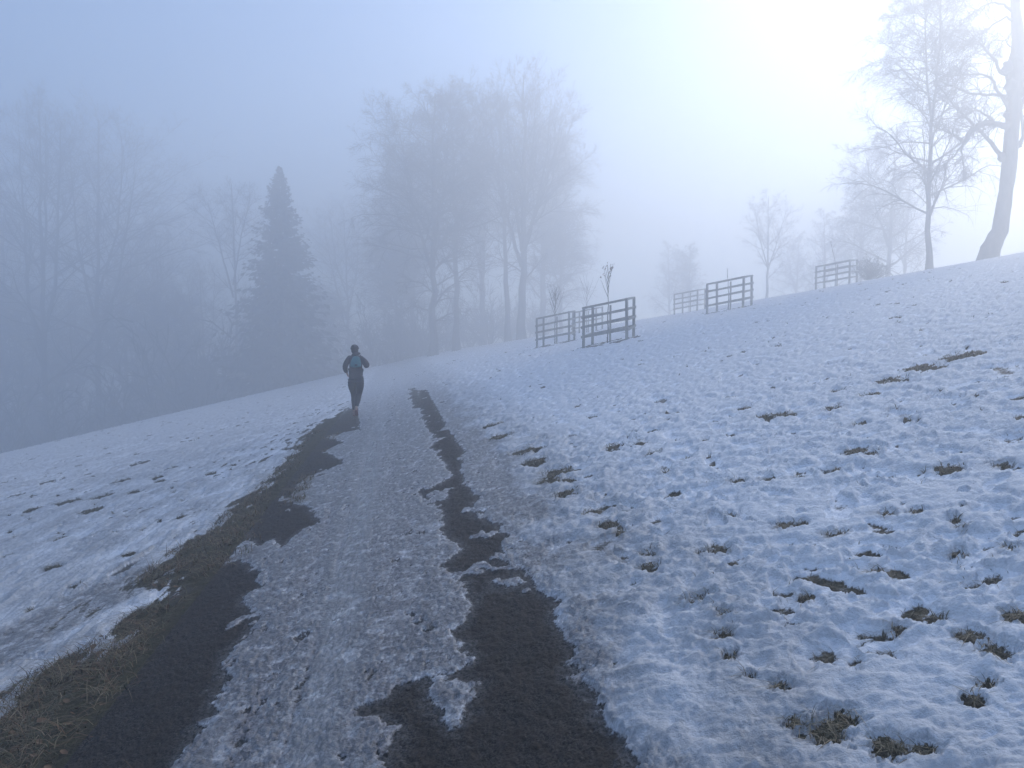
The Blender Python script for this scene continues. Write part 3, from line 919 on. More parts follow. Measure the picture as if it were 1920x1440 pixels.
def blob(c, r, sx=1, sz=1, seed=0):
    rr = np.random.default_rng(seed)
    V = []; F4 = []; F3 = []
    nu, nv = 10, 7
    for j in range(1, nv):
        for i in range(nu):
            th = math.pi * j / nv; ph = 2 * math.pi * i / nu
            q = r * (1 + .18 * rr.normal())
            V.append((c[0] + sx * q * math.sin(th) * math.cos(ph), c[1] + q * math.sin(th) * math.sin(ph), c[2] + sz * q * math.cos(th)))
    V.append((c[0], c[1], c[2] + sz * r)); V.append((c[0], c[1], c[2] - sz * r))
    for j in range(nv - 2):
        for i in range(nu):
            F4.append((j * nu + i, (j + 1) * nu + i, (j + 1) * nu + (i + 1) % nu, j * nu + (i + 1) % nu))
    for i in range(nu):
        F3.append((i, (i + 1) % nu, len(V) - 2)); F3.append(((nv - 2) * nu + (i + 1) % nu, (nv - 2) * nu + i, len(V) - 1))
    return np.array(V), np.array(F4), np.array(F3)
for (zx, zy, r, s) in ((1078, 350, .30, 1), (1095, 440, .33, 1), (1048, 815, .22, 2), (1140, 752, .14, 3), (1076, 600, .17, 4), (1120, 330, .33, 6)):
    q = rel(zp([(zx, zy)]), Ye - .1, b)[0]
    V, a4, a3 = blob(q, r * 1.2, 1, 1.1, s)
    link('burl', mesh_from('burl', V, [a4, a3], BARK_OLD), old)
limb_defs = [
    ([(1085,660),(1040,650),(1000,641),(960,640),(920,655),(885,685),(860,725),(848,745)], .17, .13),
    ([(850,745),(820,712),(780,690),(735,670),(690,652)], .10, .03),
    ([(1060,835),(1040,795),(990,740),(940,685),(880,625),(810,560),(750,480),(690,420)], .13, .03),
    ([(1095,505),(1040,495),(960,491),(890,489),(830,470),(760,430),(700,415)], .09, .025),
    ([(1085,565),(1050,500),(1020,460),(1010,420),(985,395),(940,384),(860,385),(760,398),(690,380)], .10, .02),
    ([(1085,390),(1045,380),(1022,345),(1015,310),(975,265),(930,215),(860,215),(800,180)], .10, .02),
    ([(1130,750),(1155,725),(1158,650),(1148,570),(1165,480),(1180,380)], .10, .05),
    ([(850,745),(838,790),(846,840),(852,890),(870,930)], .06, .015),
    ([(850,745),(810,800),(760,850),(700,890),(640,900)], .06, .015),
    ([(1010,640),(975,600),(930,575),(860,565),(800,590)], .07, .015),
    ([(1105,110),(1070,90),(1030,110),(980,150),(900,190),(840,250)], .07, .015),
    ([(1100,60),(1060,20),(1000,10),(930,40),(860,100)], .08, .015),
    ([(1095,-20),(1050,-80),(980,-100),(900,-60),(840,20),(790,110)], .09, .015),
    ([(1100,-100),(1040,-190),(950,-230),(860,-180),(800,-60),(760,60)], .09, .015),
    ([(1120,-40),(1180,-120),(1260,-160),(1330,-120)], .09, .02),
    ([(1140,250),(1200,180),(1270,120),(1330,130)], .10, .02),
    ([(1145,470),(1210,420),(1290,400),(1360,430)], .10, .02),
    ([(1105,250),(1060,210),(1040,240),(1020,290)], .05, .012)]
tw = []
for li, (pp, ra, rb) in enumerate(limb_defs):
    ra *= 1.27; rb *= 1.27
    jit = np.cumsum(re_.normal(0, .25, len(pp))) if li not in (1, 7, 8) else np.linspace(0, .8, len(pp))
    jit = jit - jit[0]
    Q = path_points(rel(zp(pp), Ye, b, jit), 14)
    Q[2:-1] += re_.normal(size=Q[2:-1].shape) * .035
    V, a4, a3 = fat_tube(Q, ra + (rb - ra) * np.linspace(0, 1, 15) ** .8, 8, .09, re_)
    link('limb', mesh_from('limb', V, [a4, a3], BARK_OLD), old)
    Q1 = Q[None]; L1 = np.array([np.linalg.norm(np.diff(Q, axis=0), axis=1).sum()])
    p2, D2, L2, r2 = spawn(Q1, np.array([ra]), np.array([rb]), np.maximum(L1, 3.0), 26, .25, 55, 18, .42, re_)
    L2 = np.maximum(L2, .5); r2 = np.clip(r2, .008, .03)
    PP2 = grow(p2, D2, L2, 6, .2, .02, re_, .1); tw.append(tubes(PP2, r2, r2 * .3, 4))
    p3, D3, L3, r3 = spawn(PP2, r2, r2 * .3, L2, 7, .1, 45, 15, .5, re_)
    PP3 = grow(p3, D3, np.maximum(L3, .25), 3, .18, 0, re_, .15); tw.append(tubes(PP3, np.clip(r3, .005, .01), r3 * .3, 3))
    p4, D4, L4, r4 = spawn(PP3, np.full(len(r3), .006), np.full(len(r3), .003), L3, 4, .1, 40, 15, .5, re_)
    PP4 = grow(p4, D4, np.maximum(L4, .2), 1, .1, -.15, re_); tw.append(tubes(PP4, np.full(len(p4), .0065), np.full(len(p4), .003), 3))
V, F = merge(tw)
c = link('crown', mesh_from('crown', V, F, TWIG, False), old); c['kind'] = 'stuff'

# trees further off on the hill
TS = 1.3
b = tree_base(1436, 84.); H = H_of(b, 368, 84.)
make_tree('bare_tree', b, [(up_stem(b, H), .13, .02), ([(0, 0, H * .3), (.7, 0, H * .55), (1.5, 0, H * .85)], .07, .02), ([(0, 0, H * .35), (-.7, 0, H * .6), (-1.2, 0, H * .88)], .07, .02)],
          'small round bare tree beyond the tree guard in the middle of the hill', 'tree', n1=12, t1=.22, ang1=50, trop1=.06, env=lambda q: .27 * np.sin(np.pi * np.clip(q, .06, .97)) ** .5,
          n2=8, n3=7, n4=4, seed=41, twig=.006)
b = tree_base(1660, 76.); H = H_of(b, 235, 76.)
hill_t = make_tree('bare_tree', b, [(up_stem(b, H, (.4, 0)), .2, .03), ([(0, 0, H * .25), (-1.1, 0, H * .5), (-1.9, 0, H * .8)], .1, .02)],
          'wide bare tree deep in the fog, behind the birch and left of it', 'tree', n1=24, t1=.12, ang1=62, trop1=.03, droop1=.1,
          env=lambda q: .36 * np.clip(1.05 - q, .1, 1) ** .6, n2=11, n3=7, n4=2, len3=.62, seed=43, twig=.015, droop=.2)

# ------------------------------------------------------------------ conifers
def make_spruce(name, loc, H, W, label, seed, group=None, n=46, per=15, k3=16, low=.06):
    rg = np.random.default_rng(seed)
    root = empty(name, loc, label, 'tree', group)
    V, a4, a3 = fat_tube(path_points([(0, 0, 0), (0, 0, H * .98)], 10), .018 * H * (1 - np.linspace(0, .97, 11)), 8)
    link('trunk', mesh_from('trunk', V, [a4, a3], BARK), root)
    M = n * per
    t = (np.repeat(np.arange(n), per) + rg.random(M)) / n
    h = H * (low + (1 - low) * t ** .95)
    aa_ = rg.random(M)
    L = W * (1 - t) ** .9 * (.6 + .5 * rg.random(M) + .30 * fbm(aa_ * 7 + t * 3, t * 9, 2, 95)) + .06
    a = aa_ * 2 * np.pi
    el = np.radians(-12 + 42 * t + 8 * rg.normal(size=M))
    D = np.stack([np.cos(a) * np.cos(el), np.sin(a) * np.cos(el), np.sin(el)], -1)
    P = np.stack([0 * h, 0 * h, h], -1)
    P1 = grow(P, D, L, 5, .06, -.01, rg, -.05)
    r = .008 + .008 * L
    out = [tubes(P1, r, r * .2, 3)]
    # sprays of needles: flat drooping triangles along each bough
    m = k3
    idx = np.repeat(np.arange(M), m)
    tt = .12 + .88 * rg.random(len(idx))
    f = tt * 5; i = np.minimum(f.astype(int), 4); f = f - i
    p = P1[idx, i] * (1 - f)[:, None] + P1[idx, i + 1] * f[:, None]
    T = norm(P1[idx, i + 1] - P1[idx, i])
    side = norm(np.cross(T, np.array([0, 0, 1.0]))) * np.where(rg.random(len(idx)) < .5, 1, -1)[:, None]
    ln = (.18 + .22 * L[idx] * (1 - tt * .6)) * (.6 + .8 * rg.random(len(idx)))
    d = norm(T * .6 + side * (.9 * rg.random(len(idx)))[:, None] + np.array([0, 0, -.45]) + .2 * rg.normal(size=p.shape))
    w = norm(np.cross(d, rg.normal(size=p.shape))) * (.05 + .13 * ln)[:, None]
    Vn = np.stack([p - w * .5, p + d * (ln * .5)[:, None] - w, p + d * ln[:, None], p + d * (ln * .45)[:, None] + w], 1)
    F4n = (np.arange(len(idx)) * 4)[:, None] + np.arange(4)[None]
    V, F = merge(out)
    V2 = np.concatenate([V, Vn.reshape(-1, 3)])
    F = [np.concatenate([F[0], F4n + len(V)]), F[1]]
    me = mesh_from('crown', V2, F, NEEDLE, False)
    c = link('crown', me, root); c['kind'] = 'stuff'
    return root
TS = 1.36
Ys = 88.
b = tree_base(530, Ys, .3); H = H_of(b, 312, Ys)
make_spruce('spruce_tree', b, H, 8.2, 'tall dark pointed spruce left of the path', 51, n=60, per=16)

# bare tree beside the spruce and big trees of the left wood
b = tree_base(440, 98.); H = H_of(b, 345, 98.)
make_tree('bare_tree', b, [(up_stem(b, H, (0, 0), bend=.3), .2, .04), ([(0, 0, H * .55), (-1.2, 0, H * .75), (-2.3, 0, H * .93)], .1, .03), ([(0, 0, H * .6), (.9, 0, H * .8), (1.8, 0, H * .95)], .1, .03)],
          'small bare tree with a flat top, just left of the spruce', 'tree', n1=16, t1=.4, ang1=60, trop1=.04, env=lambda q: .14 * np.sin(np.pi * np.clip(q, .06, .95)) ** .4 + .02,
          n2=9, n3=6, n4=2, len3=.6, seed=44, twig=.01)
b = tree_base(82, 94.); H = H_of(b, 205, 94.)
make_tree('bare_tree', b, [(up_stem(b, H, (.3, 0)), .36, .05), ([(0, 0, H * .36), (-1.4, .3, H * .5), (-1.8, .3, H * .93)], .2, .04),
                            ([(0, 0, H * .42), (1.2, .2, H * .55), (2.2, .2, H * .97)], .2, .04), ([(0, 0, H * .5), (.5, .2, H * .7), (.8, .2, H * .99)], .16, .04)],
          'huge bare tree at the left edge whose trunk forks into four stems', 'tree', n1=16, t1=.28, ang1=54, trop1=.07, env=lambda q: .25 * np.sin(np.pi * np.clip(q, .06, .97)) ** .5,
          n2=9, n3=7, n4=2, len3=.62, seed=45, limbs_as_parts=8, twig=.013)
b = tree_base(182, 101.); H = H_of(b, 225, 101.)
big = make_tree('bare_tree', b, [(up_stem(b, H, (.8, 0), bend=-.2), .38, .05), ([(0, 0, H * .38), (2.2, 0, H * .55), (4.4, 0, H * .86)], .2, .04),
                            ([(0, 0, H * .45), (-1.6, 0, H * .65), (-2.2, 0, H * .95)], .18, .04), ([(0, 0, H * .5), (2.4, 0, H * .7), (3.2, 0, H * .93)], .16, .04)],
          'broad bare tree with spreading limbs, second from the left edge', 'tree', n1=17, t1=.2, ang1=62, trop1=.04, env=lambda q: .29 * np.sin(np.pi * np.clip(q, .06, .97)) ** .5,
          n2=9, n3=7, n4=2, len3=.62, seed=46, limbs_as_parts=8, twig=.013)

ctr_a, ctr_c = [o for o in bpy.data.objects if o.name in ('bare_tree', 'bare_tree.002')][:2]
def copy_tree(o, loc, rz, sc, label, group=None):
    c = o.copy(); col.objects.link(c)
    c.location = loc; c.rotation_euler = (0, 0, rz); c.scale = (sc, sc, sc)
    c['label'] = label
    if group: c['group'] = group
    for ch in o.children:
        k = ch.copy(); col.objects.link(k); k.parent = c
    return c
for (px, Y, rz, sc, lab) in [
    (5, 108, 1.2, .8, 'bare tree cut by the left edge of the photo, behind the forked one'),
    (300, 110, 2.2, .72, 'bare tree in the wood between the broad tree and the flat topped one'),
    (385, 106, 4.0, .55, 'low bare tree in the wood left of the flat topped one'),
    (655, 122, 3.2, .62, 'very faint bare tree above the runner'),
    (720, 130, .7, .60, 'very faint bare tree above the far end of the path')]:
    copy_tree(big, tree_base(px, Y), rz, sc, lab)
for (px, Y, rz, sc, lab) in [
    (1290, 106, 1.0, .66, 'very faint bare tree behind the farthest guard on the hill'),
    (1545, 100, 2.6, .80, 'faint bare tree in the fog above the guard near the bush'),
    (1610, 92, 4.1, .95, 'faint bare tree between the guard near the bush and the birch'),
    (1690, 88, 5.3, .85, 'faint bare tree just left of the birch trunk, behind it'),
    (1490, 112, .4, .75, 'very faint bare tree right of the small round tree'),
    (1255, 118, 3.3, .8, 'barely visible bare tree left of the farthest guard')]:
    copy_tree(hill_t, tree_base(px, Y), rz, sc, lab)
for (src, px, Y, rz, sc, lab) in [
    (ctr_a, 775, 106, 2.1, 1.0, 'bare tree hidden behind the left tree of the centre group'),
    (ctr_c, 905, 110, 1.4, 1.05, 'bare tree filling the gap between the two halves of the centre group'),
    (ctr_a, 1018, 108, 4.4, 1.08, 'bare tree behind the right side of the tallest tree'),
    (ctr_a, 1050, 104, .6, .62, 'low bare tree at the right end of the centre group'),
    (ctr_a, 745, 104, 3.0, .66, 'low bare tree at the left end of the centre group'),
    (ctr_c, 130, 112, .9, .95, 'faint tree between the forked tree and the broad tree, behind both'),
    (ctr_a, 40, 106, 2.9, 1.02, 'faint tree behind the forked tree at the left edge'),
    (ctr_c, 240, 108, 4.2, 1.02, 'faint tree close right of the broad tree'),
    (ctr_a, 330, 104, 1.7, .86, 'faint rounded tree in the left wood, left of the flat topped one'),
    (ctr_a, 480, 108, 5.0, .62, 'faint low tree behind the left side of the spruce'),
    (ctr_a, 605, 112, 3.7, .62, 'faint low tree right of the spruce')]:
    copy_tree(src, tree_base(px, Y), rz, sc, lab)

# ------------------------------------------------------------------ bushes and undergrowth
def bush_mesh(seed, n, R0, H, leaf=.0, nb=60, evergreen=False, tw=1.0):
    rg = np.random.default_rng(seed)
    a = rg.random(nb) * 2 * np.pi
    P = np.stack([np.cos(a) * R0 * .25 * rg.random(nb), np.sin(a) * R0 * .25 * rg.random(nb), 0 * a], -1)
    el = np.radians(35 + 50 * rg.random(nb))
    D = np.stack([np.cos(a) * np.cos(el), np.sin(a) * np.cos(el), np.sin(el)], -1)
    L = (H * np.sin(el) + R0 * np.cos(el)) * (.7 + .4 * rg.random(nb))
    P1 = grow(P, D, L, 5, .14, .02, rg, .05)
    out = [tubes(P1, .008 + .006 * L, .003 + 0 * L, 3)]
    p2, D2, L2, r2 = spawn(P1, .01 + 0 * L, .004 + 0 * L, L, 10 if tw == 1 else 7, .15, 40, 12, .4, rg)
    P2 = grow(p2, D2, L2, 2, .16, .02, rg)
    out.append(tubes(P2, np.full(len(p2), .007 * tw), np.full(len(p2), .003 * tw), 3))
    p3, D3, L3, r3 = spawn(P2, np.full(len(p2), .007), np.full(len(p2), .003), L2, n, .1, 40, 12, .5, rg)
    if evergreen:
        w = norm(np.cross(D3, rg.normal(size=D3.shape))) * .12
        V = np.stack([p3, p3 + D3 * .18 - w, p3 + D3 * .4, p3 + D3 * .18 + w], 1).reshape(-1, 3)
        F4 = np.arange(len(p3) * 4).reshape(-1, 4)
        out.append((V, F4, np.zeros((0, 3), int)))
    else:
        P3 = grow(p3, D3, np.maximum(L3, .2), 1, .1, 0, rg)
        out.append(tubes(P3, np.full(len(p3), .006 * tw), np.full(len(p3), .002), 3))
    V, F = merge(out)
    return V, F

V, F = bush_mesh(61, 4, 1.0, 1.5, nb=60, evergreen=False, tw=1.6)
me = mesh_from('foliage', V, F, NEEDLE, False)
b = tree_base(1626, 51., .1)
bush = empty('bush', b, 'low dark rounded bush beside the guard on the hilltop', 'bush')
c = link('foliage', me, bush); c['kind'] = 'stuff'

# dense underwood below the left wood and behind the centre group (nobody could count the stems)
def thicket(name, label, spots, seed, H):
    """spots: (px, depth, height)"""
    protos = [bush_mesh(seed + k, 3, 1.0, 1.6, nb=14, evergreen=False, tw=2.2) for k in range(4)]
    rg = np.random.default_rng(seed)
    Vs, F4s, F3s, o = [], [], [], 0
    for (px, Y, h) in spots:
        V, F = protos[rg.integers(4)]
        a = rg.random() * 6.28; c, s = math.cos(a), math.sin(a)
        M = np.array([[c, -s, 0], [s, c, 0], [0, 0, 1]])
        W = (V @ M.T) * np.array([h * .55, h * .55, h / 1.5]) + tree_base(px, Y, .2)[None]
        Vs.append(W); F4s.append(F[0] + o); F3s.append(F[1] + o); o += len(W)
    me = mesh_from(name, np.concatenate(Vs), [np.concatenate(F4s), np.concatenate(F3s)], NEEDLE, False)
    return tag(link(name, me), label, 'undergrowth', None, 'stuff')
r_ = np.random.default_rng(71)
sp = []
for k in range(84):
    px = -260 + 900 * r_.random()
    Ymin = 84 + 16 * np.clip((px) / 640, 0, 1)
    Y = Ymin + 34 * r_.random()
    sp.append((px, Y, 4 + 8 * r_.random() + (3 if px < 400 else 0)))
thicket('undergrowth', 'dark dense undergrowth of the wood left of the path', sp, 72, 5)
sp = []
for k in range(26):
    px = 700 + 330 * r_.random()
    sp.append((px, 96 + 26 * r_.random(), 3 + 6 * r_.random() ** 1.5))
thicket('thicket', 'dark thicket behind the trunks of the centre group', sp, 80, 4)

# ------------------------------------------------------------------ tree guards and saplings
BOX = {}
def box_mesh(a, b_, w, t, up=(0, 0, 1)):
    """plank from a to b, w high, t thick, slightly chamfered, local coordinates"""
    a = Vector(a); b_ = Vector(b_); d = (b_ - a); L = d.length; d.normalize()
    s = d.cross(Vector(up)).normalized(); n = s.cross(d).normalized()
    V = []
    c = min(w, t) * .12
    prof = [(-t/2 + c, -w/2), (t/2 - c, -w/2), (t/2, -w/2 + c), (t/2, w/2 - c), (t/2 - c, w/2), (-t/2 + c, w/2), (-t/2, w/2 - c), (-t/2, -w/2 + c)]
    for q in (a, b_):
        for (p1, p2) in prof:
            V.append(q + s * p1 + n * p2)
    F4 = [(k, (k + 1) % 8, 8 + (k + 1) % 8, 8 + k) for k in range(8)]
    me = bpy.data.meshes.new('plank')
    me.from_pydata([tuple(v) for v in V], [], F4 + [tuple(range(7, -1, -1)), tuple(range(8, 16))])
    me.materials.append(WOOD)
    return me

GUARD_LABELS = ['nearest wooden tree guard, right of the path, round a sapling with dry leaves',
    'wooden tree guard left of and behind the nearest one, round a bare sapling',
    'faint wooden tree guard seen between the two nearest ones',
    'wooden tree guard in the middle of the slope, round a forked sapling',
    'faint wooden tree guard partly hidden behind the one in the middle of the slope',
    'faint wooden tree guard on the hilltop beside the dark bush']
guards = []
for gi, g in enumerate(GUARDS):
    gx, gy = guard_xy(g)
    Rr, yaw = g[2], R(g[3])
    gz = float(base_z(gx, gy))
    root = empty('tree_guard', (gx, gy, gz), GUARD_LABELS[gi], 'tree guard', 'wooden tree guards on the slope')
    guards.append(root)
    rr = random.Random(gi + 5)
    corners = []
    for k in range(4):
        a = yaw + k * math.pi / 2
        x, y = Rr * math.cos(a), Rr * math.sin(a)
        corners.append((x, y, float(base_z(gx + x, gy + y)) - gz))
    Hh = 1.5
    for (x, y, z) in corners:
        lx, ly = rr.uniform(-.02, .02), rr.uniform(-.02, .02)
        link('post', box_mesh((x, y, z - .15), (x + lx, y + ly, z + Hh - .055), .1, .1, (1, 0, 0)), root)
    link('stake', box_mesh((.04, 0, -.1), (.05, .02, Hh - .1), .07, .07, (1, 0, 0)), root)
    for k in range(4):
        A = Vector(corners[k]); B = Vector(corners[(k + 1) % 4])
        d = (B - A).normalized()
        outn = Vector((d.y, -d.x, 0)) * .067
        if outn.dot((A + B) / 2) < 0: outn = -outn
        for lv, hz in enumerate((.42, .78, 1.12)):
            j = rr.uniform(-.02, .02)
            link('rail', box_mesh(A - d * .06 + outn + Vector((0, 0, hz + j)), B + d * .06 + outn + Vector((0, 0, hz + rr.uniform(-.02, .02))), .085, .032), root)
        ov = .05 if k % 2 == 0 else -.062
        link('top_rail', box_mesh(A - d * ov + Vector((0, 0, Hh - .018 + .003 * (k % 2))), B + d * ov + Vector((0, 0, Hh - .018 + .003 * (k % 2))), .07, .12), root)

def sapling(gi, kind, label):
    g = GUARDS[gi]; gx, gy = guard_xy(g); gz = float(base_z(gx, gy))
    root = empty('sapling', (gx - .05, gy + .05, gz), label, 'sapling')
    rg = np.random.default_rng(90 + gi)
    Hs = {'leafy': 2.85, 'bare': 3.0, 'tall': 3.9, 'fork': 2.1, 'twig': 2.9}[kind]
    lean = {'twig': -.35, 'fork': -.1}.get(kind, 0)
    st = path_points([(0, 0, -.05), (.01, 0, Hs * .45), (lean * .5, 0, Hs * .75), (lean, 0, Hs)], 10)
    st[2:-1, :2] += rg.normal(0, .012, (8, 2))
    V, a4, a3 = fat_tube(st, .028 * (1 - .85 * np.linspace(0, 1, 11)), 7)
    link('stem', mesh_from('stem', V, [a4, a3], BARK), root)
    nb = {'leafy': 9, 'bare': 12, 'tall': 7, 'fork': 2, 'twig': 4}[kind]
    tips = []
    for k in range(nb):
        t = {'leafy': .60, 'bare': .5, 'tall': .45, 'fork': .72, 'twig': .72}[kind] + .35 * k / nb
        p = np.array([np.interp(t, np.linspace(0, 1, 11), st[:, c]) for c in range(3)])
        side = 1 if k % 2 else -1
        a = rg.normal(0, .5) + (0 if side > 0 else math.pi)
        L = (Hs * (1.02 - t)) * rg.uniform(.6, 1.05)
        D = norm(np.array([[math.cos(a) * rg.uniform(.2, .55), math.sin(a) * .4, 1.0]]))
        Pb = grow(p[None], D, np.array([L]), 6, .05, .05, rg)
        V, a4, a3 = tubes(Pb, np.array([.011]), np.array([.004]), 5)
        link('branch', mesh_from('branch', V, [a4, a3], TWIG), root)
        tips.append(Pb[0])
        if kind == 'bare':
            p2, D2, L2, r2 = spawn(Pb, np.array([.011]), np.array([.004]), np.array([L]), 5, .2, 35, 10, .5, rg)
            V, a4, a3 = tubes(grow(p2, D2, L2, 3, .08, .05, rg), np.full(5, .006), np.full(5, .002), 3)
            link('twig', mesh_from('twig', V, [a4, a3], TWIG), root)
    if kind == 'leafy':
        # clusters of hanging dry leaves on the shoots
        spots = [tips[k][j] for k in range(nb) for j in ((5, 6) if k % 2 else (6,))] + [st[10], st[9], st[6], st[6] + np.array([.03, 0, .05])]
        for s in spots[:13]:
            V = []; F = []
            for q in range(5):
                c0 = s + rg.normal(0, .02, 3) + np.array([0, 0, .05 - .025 * q])
                a = rg.random() * 6.28; l = rg.uniform(.05, .09)
                d = np.array([math.cos(a) * .35, math.sin(a) * .35, rg.choice([-1, 1]) * .9]); w = np.array([-math.sin(a), math.cos(a), .1]) * .02
                b0 = len(V)
                V += [c0, c0 + d * l * .4 + w, c0 + d * l, c0 + d * l * .4 - w, c0 + d * l * .5 + np.array([0, 0, .008])]
                F += [(b0, b0 + 1, b0 + 4), (b0 + 1, b0 + 2, b0 + 4), (b0 + 2, b0 + 3, b0 + 4), (b0 + 3, b0, b0 + 4)]
            link('leaf_cluster', mesh_from('leaf_cluster', np.array(V), np.array(F), LEAFD), root)
sapling(0, 'leafy', 'young tree with dry leaves at its shoot tips inside the nearest guard')
sapling(1, 'bare', 'bare young tree with fanned twigs inside the second guard')
sapling(2, 'tall', 'tall thin bare young tree behind the two nearest guards')
sapling(3, 'fork', 'short forked young tree inside the guard in the middle of the slope')
sapling(5, 'twig', 'thin young tree leaning left in the guard on the hilltop')

# ------------------------------------------------------------------ runner
def skin_mesh(name, chains, mat, parent, sub=2, root=None):
    """chains: dict of vertex name -> (co, (rx, ry)); edges list"""
    verts, edges = chains
    names = list(verts)
    me = bpy.data.meshes.new(name)
    me.from_pydata([verts[n][0] for n in names], [(names.index(a), names.index(b)) for a, b in edges], [])
    o = bpy.data.objects.new(name, me)
    col.objects.link(o)
    md = o.modifiers.new('skin', 'SKIN')
    md.use_smooth_shade = True
    ss = o.modifiers.new('sub', 'SUBSURF'); ss.levels = sub; ss.render_levels = sub
    sl = me.skin_vertices[0].data
    for i, n in enumerate(names):
        r = verts[n][1]
        sl[i].radius = r if isinstance(r, tuple) else (r, r)
        sl[i].use_root = (n == root) if root else (i == 0)
    dg = bpy.context.evaluated_depsgraph_get()
    dg.update()
    m2 = bpy.data.meshes.new_from_object(o.evaluated_get(dg))
    bpy.data.objects.remove(o)
    m2.materials.clear(); m2.materials.append(mat)
    m2.polygons.foreach_set('use_smooth', np.ones(len(m2.polygons), bool))
    m2.name = name
    return link(name, m2, parent)

fx, fy = ground_at(np.array([668.]), np.array([781.]))[0]
fz = float(surf_z(fx, fy)[0])
runner = empty('person', (fx, fy, fz), 'runner seen from behind in dark clothes and beanie with a teal backpack on the path', 'person')
runner.rotation_euler = (0, 0, R(6))
hd = (-.024, .03, 1.655)
body = ({'pel': ((0, 0, .98), (.16, .11)), 'waist': ((0, .02, 1.14), (.125, .09)), 'chest': ((-.005, .05, 1.32), (.155, .105)), 'neckb': ((-.01, .05, 1.46), (.07, .07)),
         'neck': ((-.018, .045, 1.53), (.055, .055)), 'head0': ((-.022, .045, 1.60), (.075, .085)), 'head1': ((-.025, .05, 1.68), (.08, .095)), 'head2': ((-.026, .045, 1.735), (.045, .05)),
         'shl': ((-.165, .04, 1.43), .058), 'ell': ((-.255, -.02, 1.22), .042), 'wrl': ((-.225, .10, 1.07), .028), 'pal': ((-.215, .14, 1.03), (.032, .02)),
         'shr': ((.15, .04, 1.43), .058), 'elr': ((.285, -.08, 1.235), .042), 'wrr': ((.20, .13, 1.27), .028), 'par': ((.17, .18, 1.285), (.032, .02)),
         'hpl': ((-.085, 0, .92), (.10, .105)), 'thl': ((-.085, .04, .76), .088), 'knl': ((-.06, .12, .545), .055), 'cal': ((-.055, .08, .40), .056), 'anl': ((-.05, .04, .15), .034), 'tol': ((-.055, .18, .06), (.036, .03)),
         'hpr': ((.085, 0, .92), (.10, .105)), 'thr': ((.085, .0, .76), .088), 'knr': ((.06, .02, .54), .055), 'car': ((.048, -.10, .42), .056), 'anr': ((.03, -.24, .24), .034), 'tor': ((.032, -.20, .075), (.036, .03))},
        [('pel', 'waist'), ('waist', 'chest'), ('chest', 'neckb'), ('neckb', 'neck'), ('neck', 'head0'), ('head0', 'head1'), ('head1', 'head2'),
         ('chest', 'shl'), ('shl', 'ell'), ('ell', 'wrl'), ('wrl', 'pal'), ('chest', 'shr'), ('shr', 'elr'), ('elr', 'wrr'), ('wrr', 'par'),
         ('pel', 'hpl'), ('hpl', 'thl'), ('thl', 'knl'), ('knl', 'cal'), ('cal', 'anl'), ('anl', 'tol'),
         ('pel', 'hpr'), ('hpr', 'thr'), ('thr', 'knr'), ('knr', 'car'), ('car', 'anr'), ('anr', 'tor')])
# fingers rooted in the palms
for s, (pn, base, d) in {'l': ('pal', np.array([-.215, .14, 1.03]), np.array([.1, .75, -.55])), 'r': ('par', np.array([.17, .18, 1.285]), np.array([-.45, .8, .1]))}.items():
    d = d / np.linalg.norm(d)
    sd_ = np.cross(d, [1, 0, .2] if s == 'l' else [0, .2, 1]); sd_ /= np.linalg.norm(sd_)
    curl = np.cross(sd_, d)
    for k, ln in enumerate((.062, .07, .066, .052)):
        o0 = base + d * .03 + sd_ * (.022 * (k - 1.5)); o1 = base + d * (.03 + ln * .55) + sd_ * (.024 * (k - 1.5)); o2 = o1 + d * ln * .25 + curl * ln * .45
        body[0][f'{s}a{k}'] = (tuple(o0), .009); body[0][f'{s}b{k}'] = (tuple(o1), .008); body[0][f'{s}c{k}'] = (tuple(o2), .007)
        body[1].extend([(pn, f'{s}a{k}'), (f'{s}a{k}', f'{s}b{k}'), (f'{s}b{k}', f'{s}c{k}')])
    o1 = base + sd_ * .035 + d * .01; o2 = base + sd_ * .045 + d * .05
    body[0][f'{s}t1'] = (tuple(o1), .010); body[0][f'{s}t2'] = (tuple(o2), .008)
    body[1].extend([(pn, f'{s}t1'), (f'{s}t1', f'{s}t2')])
skin_mesh('body', body, SKIN, runner, 1, 'pel')
skin_mesh('jacket', ({'hem0': ((0, -.005, .925), (.195, .15)), 'hem': ((0, .0, 1.01), (.178, .135)), 'waist': ((0, .02, 1.12), (.165, .125)), 'mid': ((-.003, .04, 1.25), (.172, .13)), 'chest': ((-.005, .045, 1.36), (.175, .13)), 'up': ((-.008, .04, 1.45), (.115, .095)), 'col': ((-.015, .045, 1.525), (.078, .08)),
    'shl': ((-.16, .035, 1.42), .088), 'al': ((-.225, .0, 1.32), .08), 'ell': ((-.258, -.025, 1.22), .07), 'fl': ((-.25, .03, 1.14), .062), 'wrl': ((-.232, .09, 1.075), .046),
    'shr': ((.15, .035, 1.42), .09), 'ar': ((.225, -.01, 1.34), .088), 'elr': ((.282, -.075, 1.24), .08), 'fr': ((.255, .02, 1.245), .068), 'wrr': ((.205, .12, 1.268), .042)},
    [('hem0', 'hem'), ('hem', 'waist'), ('waist', 'mid'), ('mid', 'chest'), ('chest', 'up'), ('up', 'col'), ('chest', 'shl'), ('shl', 'al'), ('al', 'ell'), ('ell', 'fl'), ('fl', 'wrl'),
     ('chest', 'shr'), ('shr', 'ar'), ('ar', 'elr'), ('elr', 'fr'), ('fr', 'wrr')]), JACKET, runner, 2, 'hem')
